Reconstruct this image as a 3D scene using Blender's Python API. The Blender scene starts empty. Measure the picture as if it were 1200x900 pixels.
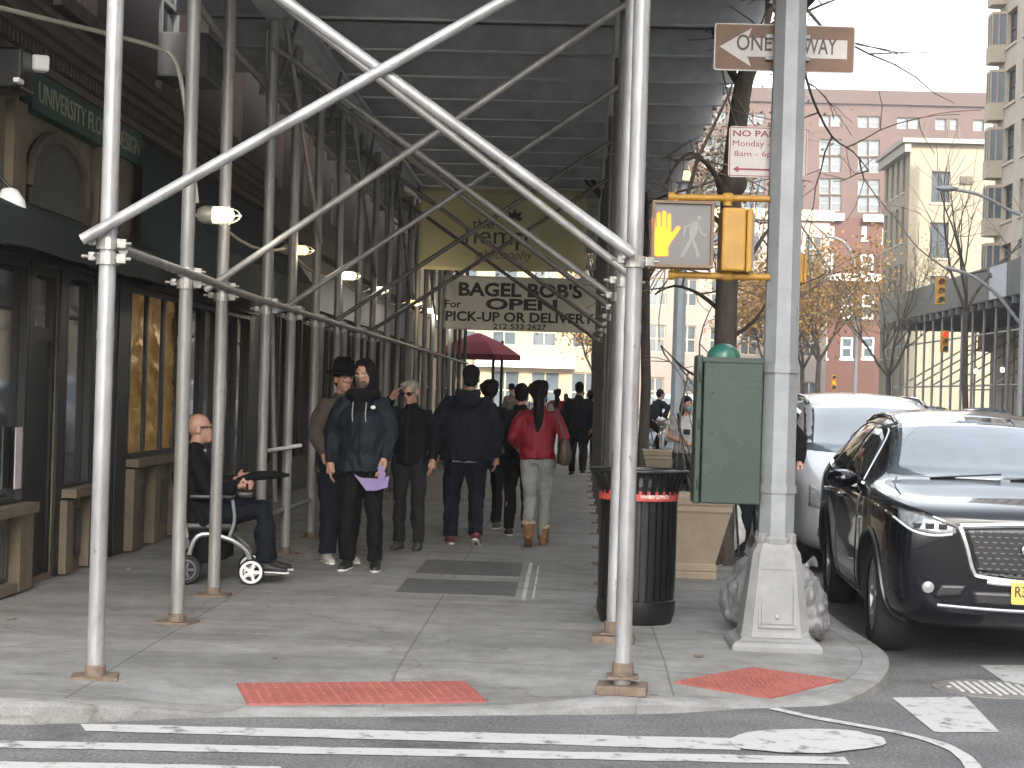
import bpy, bmesh, math, random
from math import sin, cos, pi, radians, atan, atan2, sqrt
from mathutils import Vector, Matrix, noise
from mathutils.bvhtree import BVHTree
random.seed(7)
S = bpy.context.scene
COL = S.collection
V = Vector

# ------------------------------------------------------------------ camera
F = 2100.0; CH = 1.56
cam_m = (Matrix.Rotation(atan(65/F), 4, 'Z') @ Matrix.Rotation(pi/2+atan(10/F), 4, 'X') @ Matrix.Rotation(radians(1.7), 4, 'Z'))
cd = bpy.data.cameras.new('camera'); cam = bpy.data.objects.new('camera', cd); COL.objects.link(cam)
cam.matrix_world = Matrix.Translation((0, 0, CH)) @ cam_m
cd.sensor_width = 36; cd.lens = F/1200*36; cd.clip_start = .1; cd.clip_end = 2000
S.camera = cam
R3 = cam_m.to_3x3()
def ray(x, y): return R3 @ V(((x-600)/F, -(y-450)/F, -1))
def G(x, y, z=0):
    r = ray(x, y); t = (z-CH)/r.z; return V((r.x*t, r.y*t, z))
def AT(x, y, d):
    r = ray(x, y); t = d/r.y; return V((r.x*t, d, CH+r.z*t))
def PX(x, y, X):
    r = ray(x, y); t = X/r.x; return V((X, r.y*t, CH+r.z*t))

# ------------------------------------------------------------------ materials
MATS = {}
def mat(name, col, rough=.6, metal=0, var=.12, scale=6, bump=0, bscale=60, spec=.5, emit=None, coat=0, stretch=None, col2=None, thr=None, transmission=0, alpha=1):
    if name in MATS: return MATS[name]
    m = bpy.data.materials.new(name); m.use_nodes = True
    nt = m.node_tree; b = nt.nodes['Principled BSDF']
    b.inputs['Roughness'].default_value = rough; b.inputs['Metallic'].default_value = metal
    b.inputs['Specular IOR Level'].default_value = spec
    if coat: b.inputs['Coat Weight'].default_value = coat; b.inputs['Coat Roughness'].default_value = .03
    if transmission: b.inputs['Transmission Weight'].default_value = transmission
    tc = nt.nodes.new('ShaderNodeTexCoord')
    mp = nt.nodes.new('ShaderNodeMapping'); nt.links.new(tc.outputs['Object'], mp.inputs['Vector'])
    if stretch: mp.inputs['Scale'].default_value = stretch
    n = nt.nodes.new('ShaderNodeTexNoise'); n.inputs['Scale'].default_value = scale; n.inputs['Detail'].default_value = 6; n.inputs['Roughness'].default_value = .65
    nt.links.new(mp.outputs['Vector'], n.inputs['Vector'])
    r = nt.nodes.new('ShaderNodeValToRGB')
    c = V(col); c2 = V(col2) if col2 else None
    lo, hi = (.3, .7) if thr is None else thr
    r.color_ramp.elements[0].position = lo; r.color_ramp.elements[1].position = hi
    a = c*(1-var); z = c2 if c2 is not None else c*(1+var)
    r.color_ramp.elements[0].color = (*a, 1); r.color_ramp.elements[1].color = (*z, 1)
    nt.links.new(n.outputs['Fac'], r.inputs['Fac']); nt.links.new(r.outputs['Color'], b.inputs['Base Color'])
    if bump:
        n2 = nt.nodes.new('ShaderNodeTexNoise'); n2.inputs['Scale'].default_value = bscale; n2.inputs['Detail'].default_value = 4
        nt.links.new(mp.outputs['Vector'], n2.inputs['Vector'])
        bp = nt.nodes.new('ShaderNodeBump'); bp.inputs['Strength'].default_value = bump; bp.inputs['Distance'].default_value = .01
        nt.links.new(n2.outputs['Fac'], bp.inputs['Height']); nt.links.new(bp.outputs['Normal'], b.inputs['Normal'])
    if emit:
        b.inputs['Emission Color'].default_value = (*emit[0], 1); b.inputs['Emission Strength'].default_value = emit[1]
    MATS[name] = m
    return m
def brickmat(name, c1, c2, mortar, sc=1.0, axis='X', bw=.22, bh=.075, rough=.85):
    m = bpy.data.materials.new(name); m.use_nodes = True; nt = m.node_tree; b = nt.nodes['Principled BSDF']
    b.inputs['Roughness'].default_value = rough
    tc = nt.nodes.new('ShaderNodeTexCoord'); sep = nt.nodes.new('ShaderNodeSeparateXYZ'); cmb = nt.nodes.new('ShaderNodeCombineXYZ')
    nt.links.new(tc.outputs['Object'], sep.inputs[0])
    ad = nt.nodes.new('ShaderNodeMath'); ad.operation = 'ADD'
    nt.links.new(sep.outputs['X'], ad.inputs[0]); nt.links.new(sep.outputs['Y'], ad.inputs[1])
    nt.links.new(ad.outputs[0], cmb.inputs['X']); nt.links.new(sep.outputs['Z'], cmb.inputs['Y'])
    br = nt.nodes.new('ShaderNodeTexBrick'); nt.links.new(cmb.outputs[0], br.inputs['Vector'])
    br.inputs['Color1'].default_value = (*c1, 1); br.inputs['Color2'].default_value = (*c2, 1); br.inputs['Mortar'].default_value = (*mortar, 1)
    br.inputs['Scale'].default_value = sc; br.inputs['Brick Width'].default_value = bw; br.inputs['Row Height'].default_value = bh; br.inputs['Mortar Size'].default_value = .008
    n = nt.nodes.new('ShaderNodeTexNoise'); n.inputs['Scale'].default_value = .5; n.inputs['Detail'].default_value = 6
    nt.links.new(tc.outputs['Object'], n.inputs['Vector'])
    mx = nt.nodes.new('ShaderNodeMix'); mx.data_type = 'RGBA'; mx.blend_type = 'MULTIPLY'; mx.inputs[0].default_value = .5
    nt.links.new(br.outputs['Color'], mx.inputs[6]); nt.links.new(n.outputs['Color'], mx.inputs[7])
    rp = nt.nodes.new('ShaderNodeValToRGB'); rp.color_ramp.elements[0].color = (.6, .6, .6, 1); rp.color_ramp.elements[0].position = .3; rp.color_ramp.elements[1].position = .6
    nt.links.new(n.outputs['Fac'], rp.inputs[0]); nt.links.new(rp.outputs[0], mx.inputs[7])
    nt.links.new(mx.outputs[2], b.inputs['Base Color'])
    MATS[name] = m
    return m

# ------------------------------------------------------------------ object helpers
ORG = {}
def link(o): COL.objects.link(o); return o
def tag(o, label=None, cat=None, group=None, kind=None):
    if label: o['label'] = label
    if cat: o['category'] = cat
    if group: o['group'] = group
    if kind: o['kind'] = kind
    return o
def thing(name, label, cat, loc=(0, 0, 0), group=None):
    o = bpy.data.objects.new(name, None); link(o); o.empty_display_size = .2
    o.location = loc; ORG[o.name] = V(loc)
    return tag(o, label, cat, group)
def put(name, me, parent=None, base=None):
    o = bpy.data.objects.new(name, me); link(o)
    if parent is not None:
        org = ORG[parent.name]; o.parent = parent; ORG[o.name] = org
        if org.length: me.transform(Matrix.Translation(-org))
    else:
        if base is None:
            vs = [v.co for v in me.vertices]
            xs = [v.x for v in vs]; ys = [v.y for v in vs]; zs = [v.z for v in vs]
            base = V(((min(xs)+max(xs))/2, (min(ys)+max(ys))/2, min(zs)))
        base = V(base); me.transform(Matrix.Translation(-base)); o.location = base; ORG[o.name] = base
    return o
def kids(o): return [c for c in COL.objects if c.parent == o]
def copy_tree(o, parent=None):
    c = o.copy(); COL.objects.link(c); c.parent = parent
    for k in kids(o): copy_tree(k, c)
    return c

NOSPLIT = {'lettering', 'walking_figure', 'hand_symbol', 'crown', 'trunk', 'slats', 'grille_mesh', 'studs', 'raised_domes', 'deck', 'joists', 'grille', 'wire_cage', 'spokes', 'wall', 'upper_wall', 'ground_floor_wall', 'body', 'fabric', 'rim', 'visor'}
class MB:
    def __init__(s): s.bm = bmesh.new()
    def groups(s, gap=.012):
        seen = set(); isl = []
        for f0 in s.bm.faces:
            if f0 in seen: continue
            st = [f0]; seen.add(f0); g = []
            while st:
                f = st.pop(); g.append(f)
                for v in f.verts:
                    for h in v.link_faces:
                        if h not in seen: seen.add(h); st.append(h)
            c = [v.co for f in g for v in f.verts]
            isl.append([g, [min(p[i] for p in c)-gap for i in range(3)], [max(p[i] for p in c)+gap for i in range(3)]])
            if len(isl) > 60: return []
        ch = True
        while ch:
            ch = False
            for i in range(len(isl)):
                for j in range(i+1, len(isl)):
                    a, b = isl[i], isl[j]
                    if all(a[1][k] <= b[2][k] and b[1][k] <= a[2][k] for k in range(3)):
                        a[0] += b[0]; a[1] = [min(x, y) for x, y in zip(a[1], b[1])]; a[2] = [max(x, y) for x, y in zip(a[2], b[2])]
                        isl.pop(j); ch = True; break
                if ch: break
        return [g[0] for g in isl]
    def box(s, c, size, rot=None, bev=0):
        m = Matrix.Translation(V(c))
        if rot is not None: m = m @ (rot.to_4x4() if hasattr(rot, 'to_4x4') else Matrix.Rotation(rot, 4, 'Z'))
        g = bmesh.ops.create_cube(s.bm, size=1, matrix=m @ Matrix.Diagonal((*size, 1)))
        if bev:
            es = {e for v in g['verts'] for e in v.link_edges}
            bmesh.ops.bevel(s.bm, geom=list(es), offset=bev, segments=2, affect='EDGES', profile=.5)
        return s
    def bb(s, a, b, bev=0):
        a = V(a); b = V(b); d = b-a
        return s.box((a+b)/2, [abs(x) for x in d], None, bev)
    def tube(s, p0, p1, r0, r1=None, n=12):
        return s.path([p0, p1], [r0, r0 if r1 is None else r1], n)
    def path(s, pts, rad, n=10, cap=True):
        pts = [V(p) for p in pts]
        if not isinstance(rad, (list, tuple)): rad = [rad]*len(pts)
        rings = []; prev = None
        for i, p in enumerate(pts):
            t = (pts[min(i+1, len(pts)-1)]-pts[max(i-1, 0)])
            t = t.normalized() if t.length > 1e-9 else V((0, 0, 1))
            if prev is None:
                a = V((1, 0, 0)) if abs(t.x) < .9 else V((0, 1, 0))
            else: a = prev
            a = (a-t*a.dot(t)).normalized(); prev = a; b = t.cross(a)
            rr = rad[i] if isinstance(rad[i], (list, tuple)) else (rad[i], rad[i])
            rings.append([s.bm.verts.new(p+a*cos(2*pi*k/n)*rr[0]+b*sin(2*pi*k/n)*rr[1]) for k in range(n)])
        for i in range(len(rings)-1):
            for k in range(n):
                s.bm.faces.new((rings[i][k], rings[i][(k+1) % n], rings[i+1][(k+1) % n], rings[i+1][k]))
        if cap:
            s.bm.faces.new(rings[0][::-1]); s.bm.faces.new(rings[-1])
        return s
    def lathe(s, prof, c=(0, 0, 0), n=24, ax='Z', sx=1, sy=1, rot=0, cap=True):
        c = V(c); rings = []
        for r, z in prof:
            ring = []
            for k in range(n):
                a = 2*pi*(k+.5)/n+rot
                x, y = r*cos(a)*sx, r*sin(a)*sy
                p = {'Z': (x, y, z), 'Y': (x, z, y), 'X': (z, x, y)}[ax]
                ring.append(s.bm.verts.new(c+V(p)))
            rings.append(ring)
        for i in range(len(rings)-1):
            for k in range(n): s.bm.faces.new((rings[i][k], rings[i][(k+1) % n], rings[i+1][(k+1) % n], rings[i+1][k]))
        if cap:
            s.bm.faces.new(rings[0][::-1]); s.bm.faces.new(rings[-1])
        return s
    def prism(s, poly, o, u, v, depth):
        """polygon (u,v) in the plane o+u*U+v*V, extruded by depth along U x V"""
        o = V(o); u = V(u); v = V(v); nrm = u.cross(v).normalized()
        a = [s.bm.verts.new(o+u*x+v*y) for x, y in poly]
        b = [s.bm.verts.new(o+u*x+v*y+nrm*depth) for x, y in poly]
        n = len(poly)
        s.bm.faces.new(a[::-1]); s.bm.faces.new(b)
        for i in range(n): s.bm.faces.new((a[i], a[(i+1) % n], b[(i+1) % n], b[i]))
        return s
    def quad(s, *pts):
        s.bm.faces.new([s.bm.verts.new(V(p)) for p in pts]); return s
    def ell(s, c, r, rot=None, seg=16):
        m = Matrix.Translation(V(c)) @ (rot.to_4x4() if rot is not None else Matrix.Identity(4)) @ Matrix.Diagonal((*(r if isinstance(r, (tuple, list)) else (r, r, r)), 1))
        bmesh.ops.create_uvsphere(s.bm, u_segments=seg, v_segments=max(6, seg*2//3), radius=1, matrix=m); return s
    def torus(s, c, R, r, ax='Z', n=32, m=8, sx=1, sy=1):
        c = V(c); rings = []
        for i in range(n):
            a = 2*pi*i/n; ring = []
            for k in range(m):
                b = 2*pi*k/m; q = R+r*cos(b)
                x, y, z = q*cos(a)*sx, q*sin(a)*sy, r*sin(b)
                ring.append(s.bm.verts.new(c+V({'Z': (x, y, z), 'X': (z, x, y), 'Y': (x, z, y)}[ax])))
            rings.append(ring)
        for i in range(n):
            for k in range(m):
                s.bm.faces.new((rings[i][k], rings[(i+1) % n][k], rings[(i+1) % n][(k+1) % m], rings[i][(k+1) % m]))
        return s
    def mesh(s, name, m=None, smooth=False):
        bmesh.ops.recalc_face_normals(s.bm, faces=s.bm.faces[:])
        me = bpy.data.meshes.new(name); s.bm.to_mesh(me); s.bm.free()
        if m is not None:
            for q in (m if isinstance(m, (list, tuple)) else [m]): me.materials.append(q)
        if smooth:
            me.polygons.foreach_set('use_smooth', [True]*len(me.polygons))
            if smooth != 'all' and len(me.polygons): 
                try: me.set_sharp_from_angle(angle=radians(40))
                except Exception: pass
        return me
    def build(s, name, m, parent=None, base=None, smooth=True):
        if parent is not None and name not in NOSPLIT:
            gs = s.groups()
            if 1 < len(gs) <= 12:
                out = None
                for g in gs:
                    q = MB(); mp = {}
                    for f in g:
                        for v in f.verts:
                            if v not in mp: mp[v] = q.bm.verts.new(v.co)
                    for f in g: q.bm.faces.new([mp[v] for v in f.verts])
                    o = put(name, q.mesh(name, m, smooth), parent, base); out = out or o
                s.bm.free(); return out
        return put(name, s.mesh(name, m, smooth), parent, base)

def evalmesh(me, mods):
    o = bpy.data.objects.new('tmp', me); link(o)
    for t, kw in mods:
        md = o.modifiers.new(t, t)
        for k, v in kw.items(): setattr(md, k, v)
    dg = bpy.context.evaluated_depsgraph_get()
    out = bpy.data.meshes.new_from_object(o.evaluated_get(dg))
    bpy.data.objects.remove(o); bpy.data.meshes.remove(me)
    return out
def blob(name, mb, m, parent=None, vox=.01, smooth=4, wr=0, wscale=(9, 9, 5), k=1.0, classify=None, base=None):
    me = mb.mesh(name)
    me = evalmesh(me, [('REMESH', dict(mode='VOXEL', voxel_size=vox, adaptivity=0)), ('SMOOTH', dict(factor=.5, iterations=smooth))])
    me.name = name
    if wr:
        nr = [v.normal.copy() for v in me.vertices]
        sd = V((random.random()*20, random.random()*20, random.random()*20))
        for v, q in zip(me.vertices, nr):
            p = V((v.co.x*wscale[0], v.co.y*wscale[1], v.co.z*wscale[2]))+sd
            w = noise.noise(p)+.5*noise.noise(p*2.3)+.8*(abs(noise.noise(p*1.4+V((5, 0, 0))))-.25)
            v.co += q*w*wr
    me.materials.clear()
    for q in (m if isinstance(m, (list, tuple)) else [m]): me.materials.append(q)
    me.polygons.foreach_set('use_smooth', [True]*len(me.polygons))
    if classify:
        for f in me.polygons: f.material_index = classify(f.center)
    if k != 1: me.transform(Matrix.Scale(k, 4))
    return put(name, me, parent, base)

def text(name, s, o, u, v, w=None, h=None, m=None, parent=None, depth=.004, bold=0, shear=0, align='C', raw=None):
    """lettering lying in the plane of unit vectors u,v with its centre at o, fitted to w x h"""
    cu = bpy.data.curves.new('txt', 'FONT'); cu.body = s; cu.size = 1; cu.extrude = .02; cu.offset = bold; cu.shear = shear; cu.resolution_u = 3
    ob = bpy.data.objects.new('txt', cu); link(ob)
    me = bpy.data.meshes.new_from_object(ob.evaluated_get(bpy.context.evaluated_depsgraph_get()))
    bpy.data.objects.remove(ob); bpy.data.curves.remove(cu)
    xs = [q.co.x for q in me.vertices]; ys = [q.co.y for q in me.vertices]
    x0, x1, y0, y1 = min(xs), max(xs), min(ys), max(ys)
    sx = w/(x1-x0) if w else None; sy = h/(y1-y0) if h else None
    sx = sx or sy; sy = sy or sx
    u = V(u).normalized(); v = V(v).normalized(); n = u.cross(v)
    for q in me.vertices:
        c = q.co
        q.co = V(o)+u*((c.x-(x0+x1)/2)*sx)+v*((c.y-(y0+y1)/2)*sy)+n*(c.z/.02*depth/2+depth/2)
    me.materials.clear(); me.materials.append(m); me.name = name
    return put(name, me, parent)

def wall_holes(mb, O, U, Vv, W, H, holes, depth):
    """wall sheet W x H with openings (u0,u1,v0,v1); reveals go back by depth along -(UxV)"""
    O = V(O); U = V(U); Vv = V(Vv); N = U.cross(Vv)
    us = sorted({0, W, *[h[0] for h in holes], *[h[1] for h in holes]}); vs = sorted({0, H, *[h[2] for h in holes], *[h[3] for h in holes]})
    us = [u for u in us if 0 <= u <= W]; vs = [v for v in vs if 0 <= v <= H]
    P = lambda u, v, d=0: O+U*u+Vv*v-N*d
    for i in range(len(us)-1):
        for j in range(len(vs)-1):
            cu = (us[i]+us[i+1])/2; cv = (vs[j]+vs[j+1])/2
            if any(h[0] < cu < h[1] and h[2] < cv < h[3] for h in holes): continue
            mb.quad(P(us[i], vs[j]), P(us[i+1], vs[j]), P(us[i+1], vs[j+1]), P(us[i], vs[j+1]))
    for a, b, c, d in holes:
        mb.quad(P(a, c), P(b, c), P(b, c, depth), P(a, c, depth)); mb.quad(P(a, d), P(a, d, depth), P(b, d, depth), P(b, d))
        mb.quad(P(a, c), P(a, c, depth), P(a, d, depth), P(a, d)); mb.quad(P(b, c), P(b, d), P(b, d, depth), P(b, c, depth))
def fbox(mb, O, U, Vv, u0, u1, v0, v1, d0, d1):
    O = V(O); U = V(U); Vv = V(Vv); N = U.cross(Vv)
    c = O+U*(u0+u1)/2+Vv*(v0+v1)/2+N*(d0+d1)/2
    m = Matrix((U, Vv, N)).transposed()
    mb.box(c, (abs(u1-u0), abs(v1-v0), abs(d1-d0)), m)
def window(parent, O, U, Vv, rect, depth, fm, gm, nu=1, nv=2, fw=.05, sill=None, name='window', wm=None):
    a, b, c, d = rect
    f = MB()
    for q in ((a, a+fw, c, d), (b-fw, b, c, d), (a+fw, b-fw, c, c+fw), (a+fw, b-fw, d-fw, d)): fbox(f, O, U, Vv, *q, -depth+.012, -depth+.07)
    for i in range(1, nu):
        x = a+(b-a)*i/nu; fbox(f, O, U, Vv, x-fw/2, x+fw/2, c+fw, d-fw, -depth+.014, -depth+.065)
    for i in range(1, nv):
        x = c+(d-c)*i/nv; fbox(f, O, U, Vv, a+fw, b-fw, x-fw/2, x+fw/2, -depth+.015, -depth+.06)
    w = f.build(name, fm, parent, smooth=False)
    p = MB(); fbox(p, O, U, Vv, a+.004, b-.004, c+.004, d-.004, -depth, -depth+.01); p.build('pane', gm, w, smooth=False)
    if sill is not None:
        q = MB(); fbox(q, O, U, Vv, a-.08, b+.08, c-.12, c-.004, -.02, .07); q.build('sill', sill, w, smooth=False)
    return w
# ------------------------------------------------------------------ palette
galv = mat('galvanised_pipe', (.29, .29, .295), .42, .35, var=.3, scale=7, bump=.15, bscale=40, stretch=(1, 1, .25))
galv_old = mat('weathered_pipe', (.23, .226, .217), .5, .3, var=.3, scale=6, bump=.15, bscale=40, stretch=(1, 1, .25))
rust = mat('rusty_steel', (.16, .12, .09), .8, .2, var=.35, scale=18, bump=.3)
shedsteel = mat('grey_shed_steel', (.48, .505, .525), .55, .2, var=.22, scale=3)  # lightened so the joist faces look lit
sheddeck = mat('shed_deck_metal', (.15, .16, .168), .6, .2, var=.25, scale=2)  # darker than the joists, painting shade into the gaps between them
greenply = mat('green_plywood', (.03, .07, .05), .7, var=.2)
clampm = mat('clamp_steel', (.32, .31, .29), .45, .6, var=.35, scale=20)
darkframe = mat('dark_bronze_frame', (.006, .0057, .0054), .45, var=.25)
glass_dark = mat('dark_shop_glass', (.10, .105, .11), .05, metal=.65, var=.3, scale=1.5, spec=.8)
stone = mat('tan_limestone', (.13, .104, .072), .8, var=.25, scale=4, bump=.3, bscale=25)
stone_d = mat('brown_stone', (.075, .062, .049), .85, var=.3, scale=5, bump=.4, bscale=30)
greenaw = mat('green_canvas', (.0032, .0135, .012), .75, var=.25, scale=3, bump=.2, bscale=80)
greensign = mat('green_sign_board', (.008, .04, .032), .6, var=.2)
cream_letter = mat('cream_lettering', (.24, .245, .18), .6, var=.15, scale=8)
white_paint = mat('white_paint', (.75, .75, .74), .5, var=.08)
white_line = mat('road_line_paint', (.13, .13, .13), .75, var=.1, scale=7, bump=.3, col2=(.44, .44, .43), thr=(.345, .46))
blackp = mat('black_paint', (.006, .0065, .0065), .4, var=.3)
blackrub = mat('black_rubber', (.015, .015, .015), .8, var=.3)
redband = mat('red_band', (.42, .06, .045), .55, var=.2, scale=20)
yellowp = mat('signal_yellow', (.36, .19, .022), .5, var=.18, scale=9, bump=.1)
silverpole = mat('silver_pole_paint', (.205, .216, .226), .45, .15, var=.15, scale=4, bump=.12, bscale=30)
greenbox = mat('dark_green_enamel', (.013, .029, .022), .5, var=.2, scale=7, bump=.15, bscale=50)
brownsign = mat('faded_sign_brown', (.12, .062, .035), .55, var=.25, scale=4)
signwhite = mat('sign_white', (.42, .385, .37), .5, var=.1)
signred = mat('sign_red', (.19, .010, .022), .5, var=.1)
signblack = mat('sign_dark', (.03, .025, .022), .5, var=.1)
alu = mat('bare_aluminium', (.55, .56, .57), .35, .8, var=.12)
planterm = mat('beige_planter', (.27, .22, .165), .8, var=.15, scale=5, bump=.2)
soil = mat('soil', (.05, .035, .025), .9, var=.4, scale=20, bump=.5)
bagm = mat('grey_plastic_bag', (.16, .16, .165), .45, var=.2, scale=6, bump=.3, bscale=14)
skin = mat('skin', (.40, .225, .165), .55, var=.12, scale=14)
skin_d = mat('tan_skin', (.34, .19, .13), .55, var=.12, scale=14)
lips = mat('lips', (.30, .11, .09), .5)
eyem = mat('eye_dark', (.03, .025, .02), .3)
bark = mat('tree_bark', (.052, .042, .034), .9, var=.45, scale=14, bump=.8, bscale=30, stretch=(1, 1, .3))
barkl = mat('grey_twig', (.12, .10, .085), .9, var=.3, scale=14)
tanbrick = mat('beige_brick', (.34, .29, .235), .85, var=.12, scale=1.2, bump=.2, bscale=12)
def asphalt():
    m = mat('asphalt', (.115, .116, .117), .85, var=.35, scale=1.1, bump=.7, bscale=140)
    nt = m.node_tree; b = nt.nodes['Principled BSDF']
    n = nt.nodes.new('ShaderNodeTexNoise'); n.inputs['Scale'].default_value = 55; n.inputs['Detail'].default_value = 3
    tc = nt.nodes.new('ShaderNodeTexCoord'); nt.links.new(tc.outputs['Object'], n.inputs['Vector'])
    r = nt.nodes.new('ShaderNodeValToRGB'); r.color_ramp.elements[0].position = .38; r.color_ramp.elements[0].color = (.75, .75, .75, 1); r.color_ramp.elements[1].position = .75; r.color_ramp.elements[1].color = (1.9, 1.9, 1.9, 1)
    nt.links.new(n.outputs['Fac'], r.inputs[0])
    old = b.inputs['Base Color'].links[0].from_socket
    mx = nt.nodes.new('ShaderNodeMix'); mx.data_type = 'RGBA'; mx.blend_type = 'MULTIPLY'; mx.inputs[0].default_value = 1
    nt.links.new(old, mx.inputs[6]); nt.links.new(r.outputs[0], mx.inputs[7]); nt.links.new(mx.outputs[2], b.inputs['Base Color'])
    return m
ASPH = asphalt()
def grime(m, sc, lo, hi, col, stretch=(1, 1, 1)):
    nt = m.node_tree; b = nt.nodes['Principled BSDF']; tc = nt.nodes.new('ShaderNodeTexCoord'); mp = nt.nodes.new('ShaderNodeMapping'); mp.inputs['Scale'].default_value = stretch
    n = nt.nodes.new('ShaderNodeTexNoise'); n.inputs['Scale'].default_value = sc; n.inputs['Detail'].default_value = 5; n.inputs['Roughness'].default_value = .7
    nt.links.new(tc.outputs['Object'], mp.inputs[0]); nt.links.new(mp.outputs[0], n.inputs['Vector'])
    r = nt.nodes.new('ShaderNodeValToRGB'); r.color_ramp.elements[0].position = lo; r.color_ramp.elements[1].position = hi; nt.links.new(n.outputs['Fac'], r.inputs[0])
    old = b.inputs['Base Color'].links[0].from_socket; mx = nt.nodes.new('ShaderNodeMix'); mx.data_type = 'RGBA'
    nt.links.new(r.outputs[0], mx.inputs[0]); nt.links.new(old, mx.inputs[6]); mx.inputs[7].default_value = (*col, 1); nt.links.new(mx.outputs[2], b.inputs['Base Color'])
for q_ in (galv, galv_old): grime(q_, 13, .66, .71, (.07, .05, .04), (1, 1, .5)); grime(q_, 2.2, .5, .75, (.17, .16, .15), (1, 1, .4))
grime(greenbox, 18, .66, .7, (.05, .07, .06)); grime(silverpole, 9, .64, .7, (.15, .145, .14), (1, 1, .3)); grime(yellowp, 16, .64, .70, (.12, .07, .03)); grime(ASPH, .8, .55, .72, (.045, .046, .047)); grime(redtac_pre, 3, .5, .75, (.2, .07, .06)) if False else None
def concrete(name, col, joints=True):
    m = mat(name, col, .85, var=.16, scale=.9, bump=.25, bscale=90)
    nt = m.node_tree; b = nt.nodes['Principled BSDF']; tc = nt.nodes.new('ShaderNodeTexCoord')
    old = b.inputs['Base Color'].links[0].from_socket
    def mul(sock, old, f=1):
        mx = nt.nodes.new('ShaderNodeMix'); mx.data_type = 'RGBA'; mx.blend_type = 'MULTIPLY'; mx.inputs[0].default_value = f
        nt.links.new(old, mx.inputs[6]); nt.links.new(sock, mx.inputs[7]); return mx.outputs[2]
    # worn dirt patches and gum spots
    n = nt.nodes.new('ShaderNodeTexNoise'); n.inputs['Scale'].default_value = 3.2; n.inputs['Detail'].default_value = 8; n.inputs['Roughness'].default_value = .75
    nt.links.new(tc.outputs['Object'], n.inputs['Vector'])
    r = nt.nodes.new('ShaderNodeValToRGB'); r.color_ramp.elements[0].position = .32; r.color_ramp.elements[0].color = (.62, .6, .58, 1); r.color_ramp.elements[1].position = .62
    nt.links.new(n.outputs['Fac'], r.inputs[0]); old = mul(r.outputs[0], old)
    vo = nt.nodes.new('ShaderNodeTexVoronoi'); vo.inputs['Scale'].default_value = 2.6; nt.links.new(tc.outputs['Object'], vo.inputs['Vector'])
    r2 = nt.nodes.new('ShaderNodeValToRGB'); r2.color_ramp.elements[0].position = .055; r2.color_ramp.elements[0].color = (.55, .54, .53, 1); r2.color_ramp.elements[1].position = .085
    nt.links.new(vo.outputs['Distance'], r2.inputs[0]); old = mul(r2.outputs[0], old)
    # long weathered streaks and hairline cracks
    ms = nt.nodes.new('ShaderNodeMapping'); ms.inputs['Scale'].default_value = (.35, 1.6, 1); nt.links.new(tc.outputs['Object'], ms.inputs['Vector'])
    n3 = nt.nodes.new('ShaderNodeTexNoise'); n3.inputs['Scale'].default_value = 1.1; n3.inputs['Detail'].default_value = 9; n3.inputs['Roughness'].default_value = .7; nt.links.new(ms.outputs[0], n3.inputs['Vector'])
    r3 = nt.nodes.new('ShaderNodeValToRGB'); r3.color_ramp.elements[0].position = .36; r3.color_ramp.elements[0].color = (.74, .735, .72, 1); r3.color_ramp.elements[1].position = .6; r3.color_ramp.elements[1].color = (1.06, 1.06, 1.05, 1)
    nt.links.new(n3.outputs['Fac'], r3.inputs[0]); old = mul(r3.outputs[0], old)
    n4 = nt.nodes.new('ShaderNodeTexNoise'); n4.inputs['Scale'].default_value = 2.5; n4.inputs['Detail'].default_value = 5; nt.links.new(tc.outputs['Object'], n4.inputs['Vector'])
    mxv = nt.nodes.new('ShaderNodeMix'); mxv.data_type = 'RGBA'; mxv.inputs[0].default_value = .25; nt.links.new(tc.outputs['Object'], mxv.inputs[6]); nt.links.new(n4.outputs['Color'], mxv.inputs[7])
    v2 = nt.nodes.new('ShaderNodeTexVoronoi'); v2.feature = 'DISTANCE_TO_EDGE'; v2.inputs['Scale'].default_value = .55; nt.links.new(mxv.outputs[2], v2.inputs['Vector'])
    r4 = nt.nodes.new('ShaderNodeValToRGB'); r4.color_ramp.elements[0].position = .0015; r4.color_ramp.elements[0].color = (.62, .61, .6, 1); r4.color_ramp.elements[1].position = .005
    nt.links.new(v2.outputs['Distance'], r4.inputs[0]); old = mul(r4.outputs[0], old, .8)
    n5 = nt.nodes.new('ShaderNodeTexNoise'); n5.inputs['Scale'].default_value = 160; n5.inputs['Detail'].default_value = 2; nt.links.new(tc.outputs['Object'], n5.inputs['Vector'])
    r5 = nt.nodes.new('ShaderNodeValToRGB'); r5.color_ramp.elements[0].position = .3; r5.color_ramp.elements[0].color = (.78, .78, .78, 1); r5.color_ramp.elements[1].position = .7; r5.color_ramp.elements[1].color = (1.15, 1.15, 1.15, 1)
    nt.links.new(n5.outputs['Fac'], r5.inputs[0]); old = mul(r5.outputs[0], old)
    if joints:
        br = nt.nodes.new('ShaderNodeTexBrick'); br.offset = 0; mp = nt.nodes.new('ShaderNodeMapping')
        mp.inputs['Location'].default_value = (.9, -1.2, 0)
        nt.links.new(tc.outputs['Object'], mp.inputs['Vector']); nt.links.new(mp.outputs[0], br.inputs['Vector'])
        br.inputs['Scale'].default_value = 1; br.inputs['Brick Width'].default_value = 1.52; br.inputs['Row Height'].default_value = 1.52; br.inputs['Mortar Size'].default_value = .007
        br.inputs['Color1'].default_value = (1, 1, 1, 1); br.inputs['Color2'].default_value = (.86, .87, .88, 1); br.inputs['Mortar'].default_value = (.55, .54, .53, 1)
        old = mul(br.outputs['Color'], old)
    nt.links.new(old, b.inputs['Base Color'])
    return m
CONC = concrete('sidewalk_concrete', (.285, .282, .274))
KERB = concrete('kerb_stone', (.29, .29, .287), False)

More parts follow.
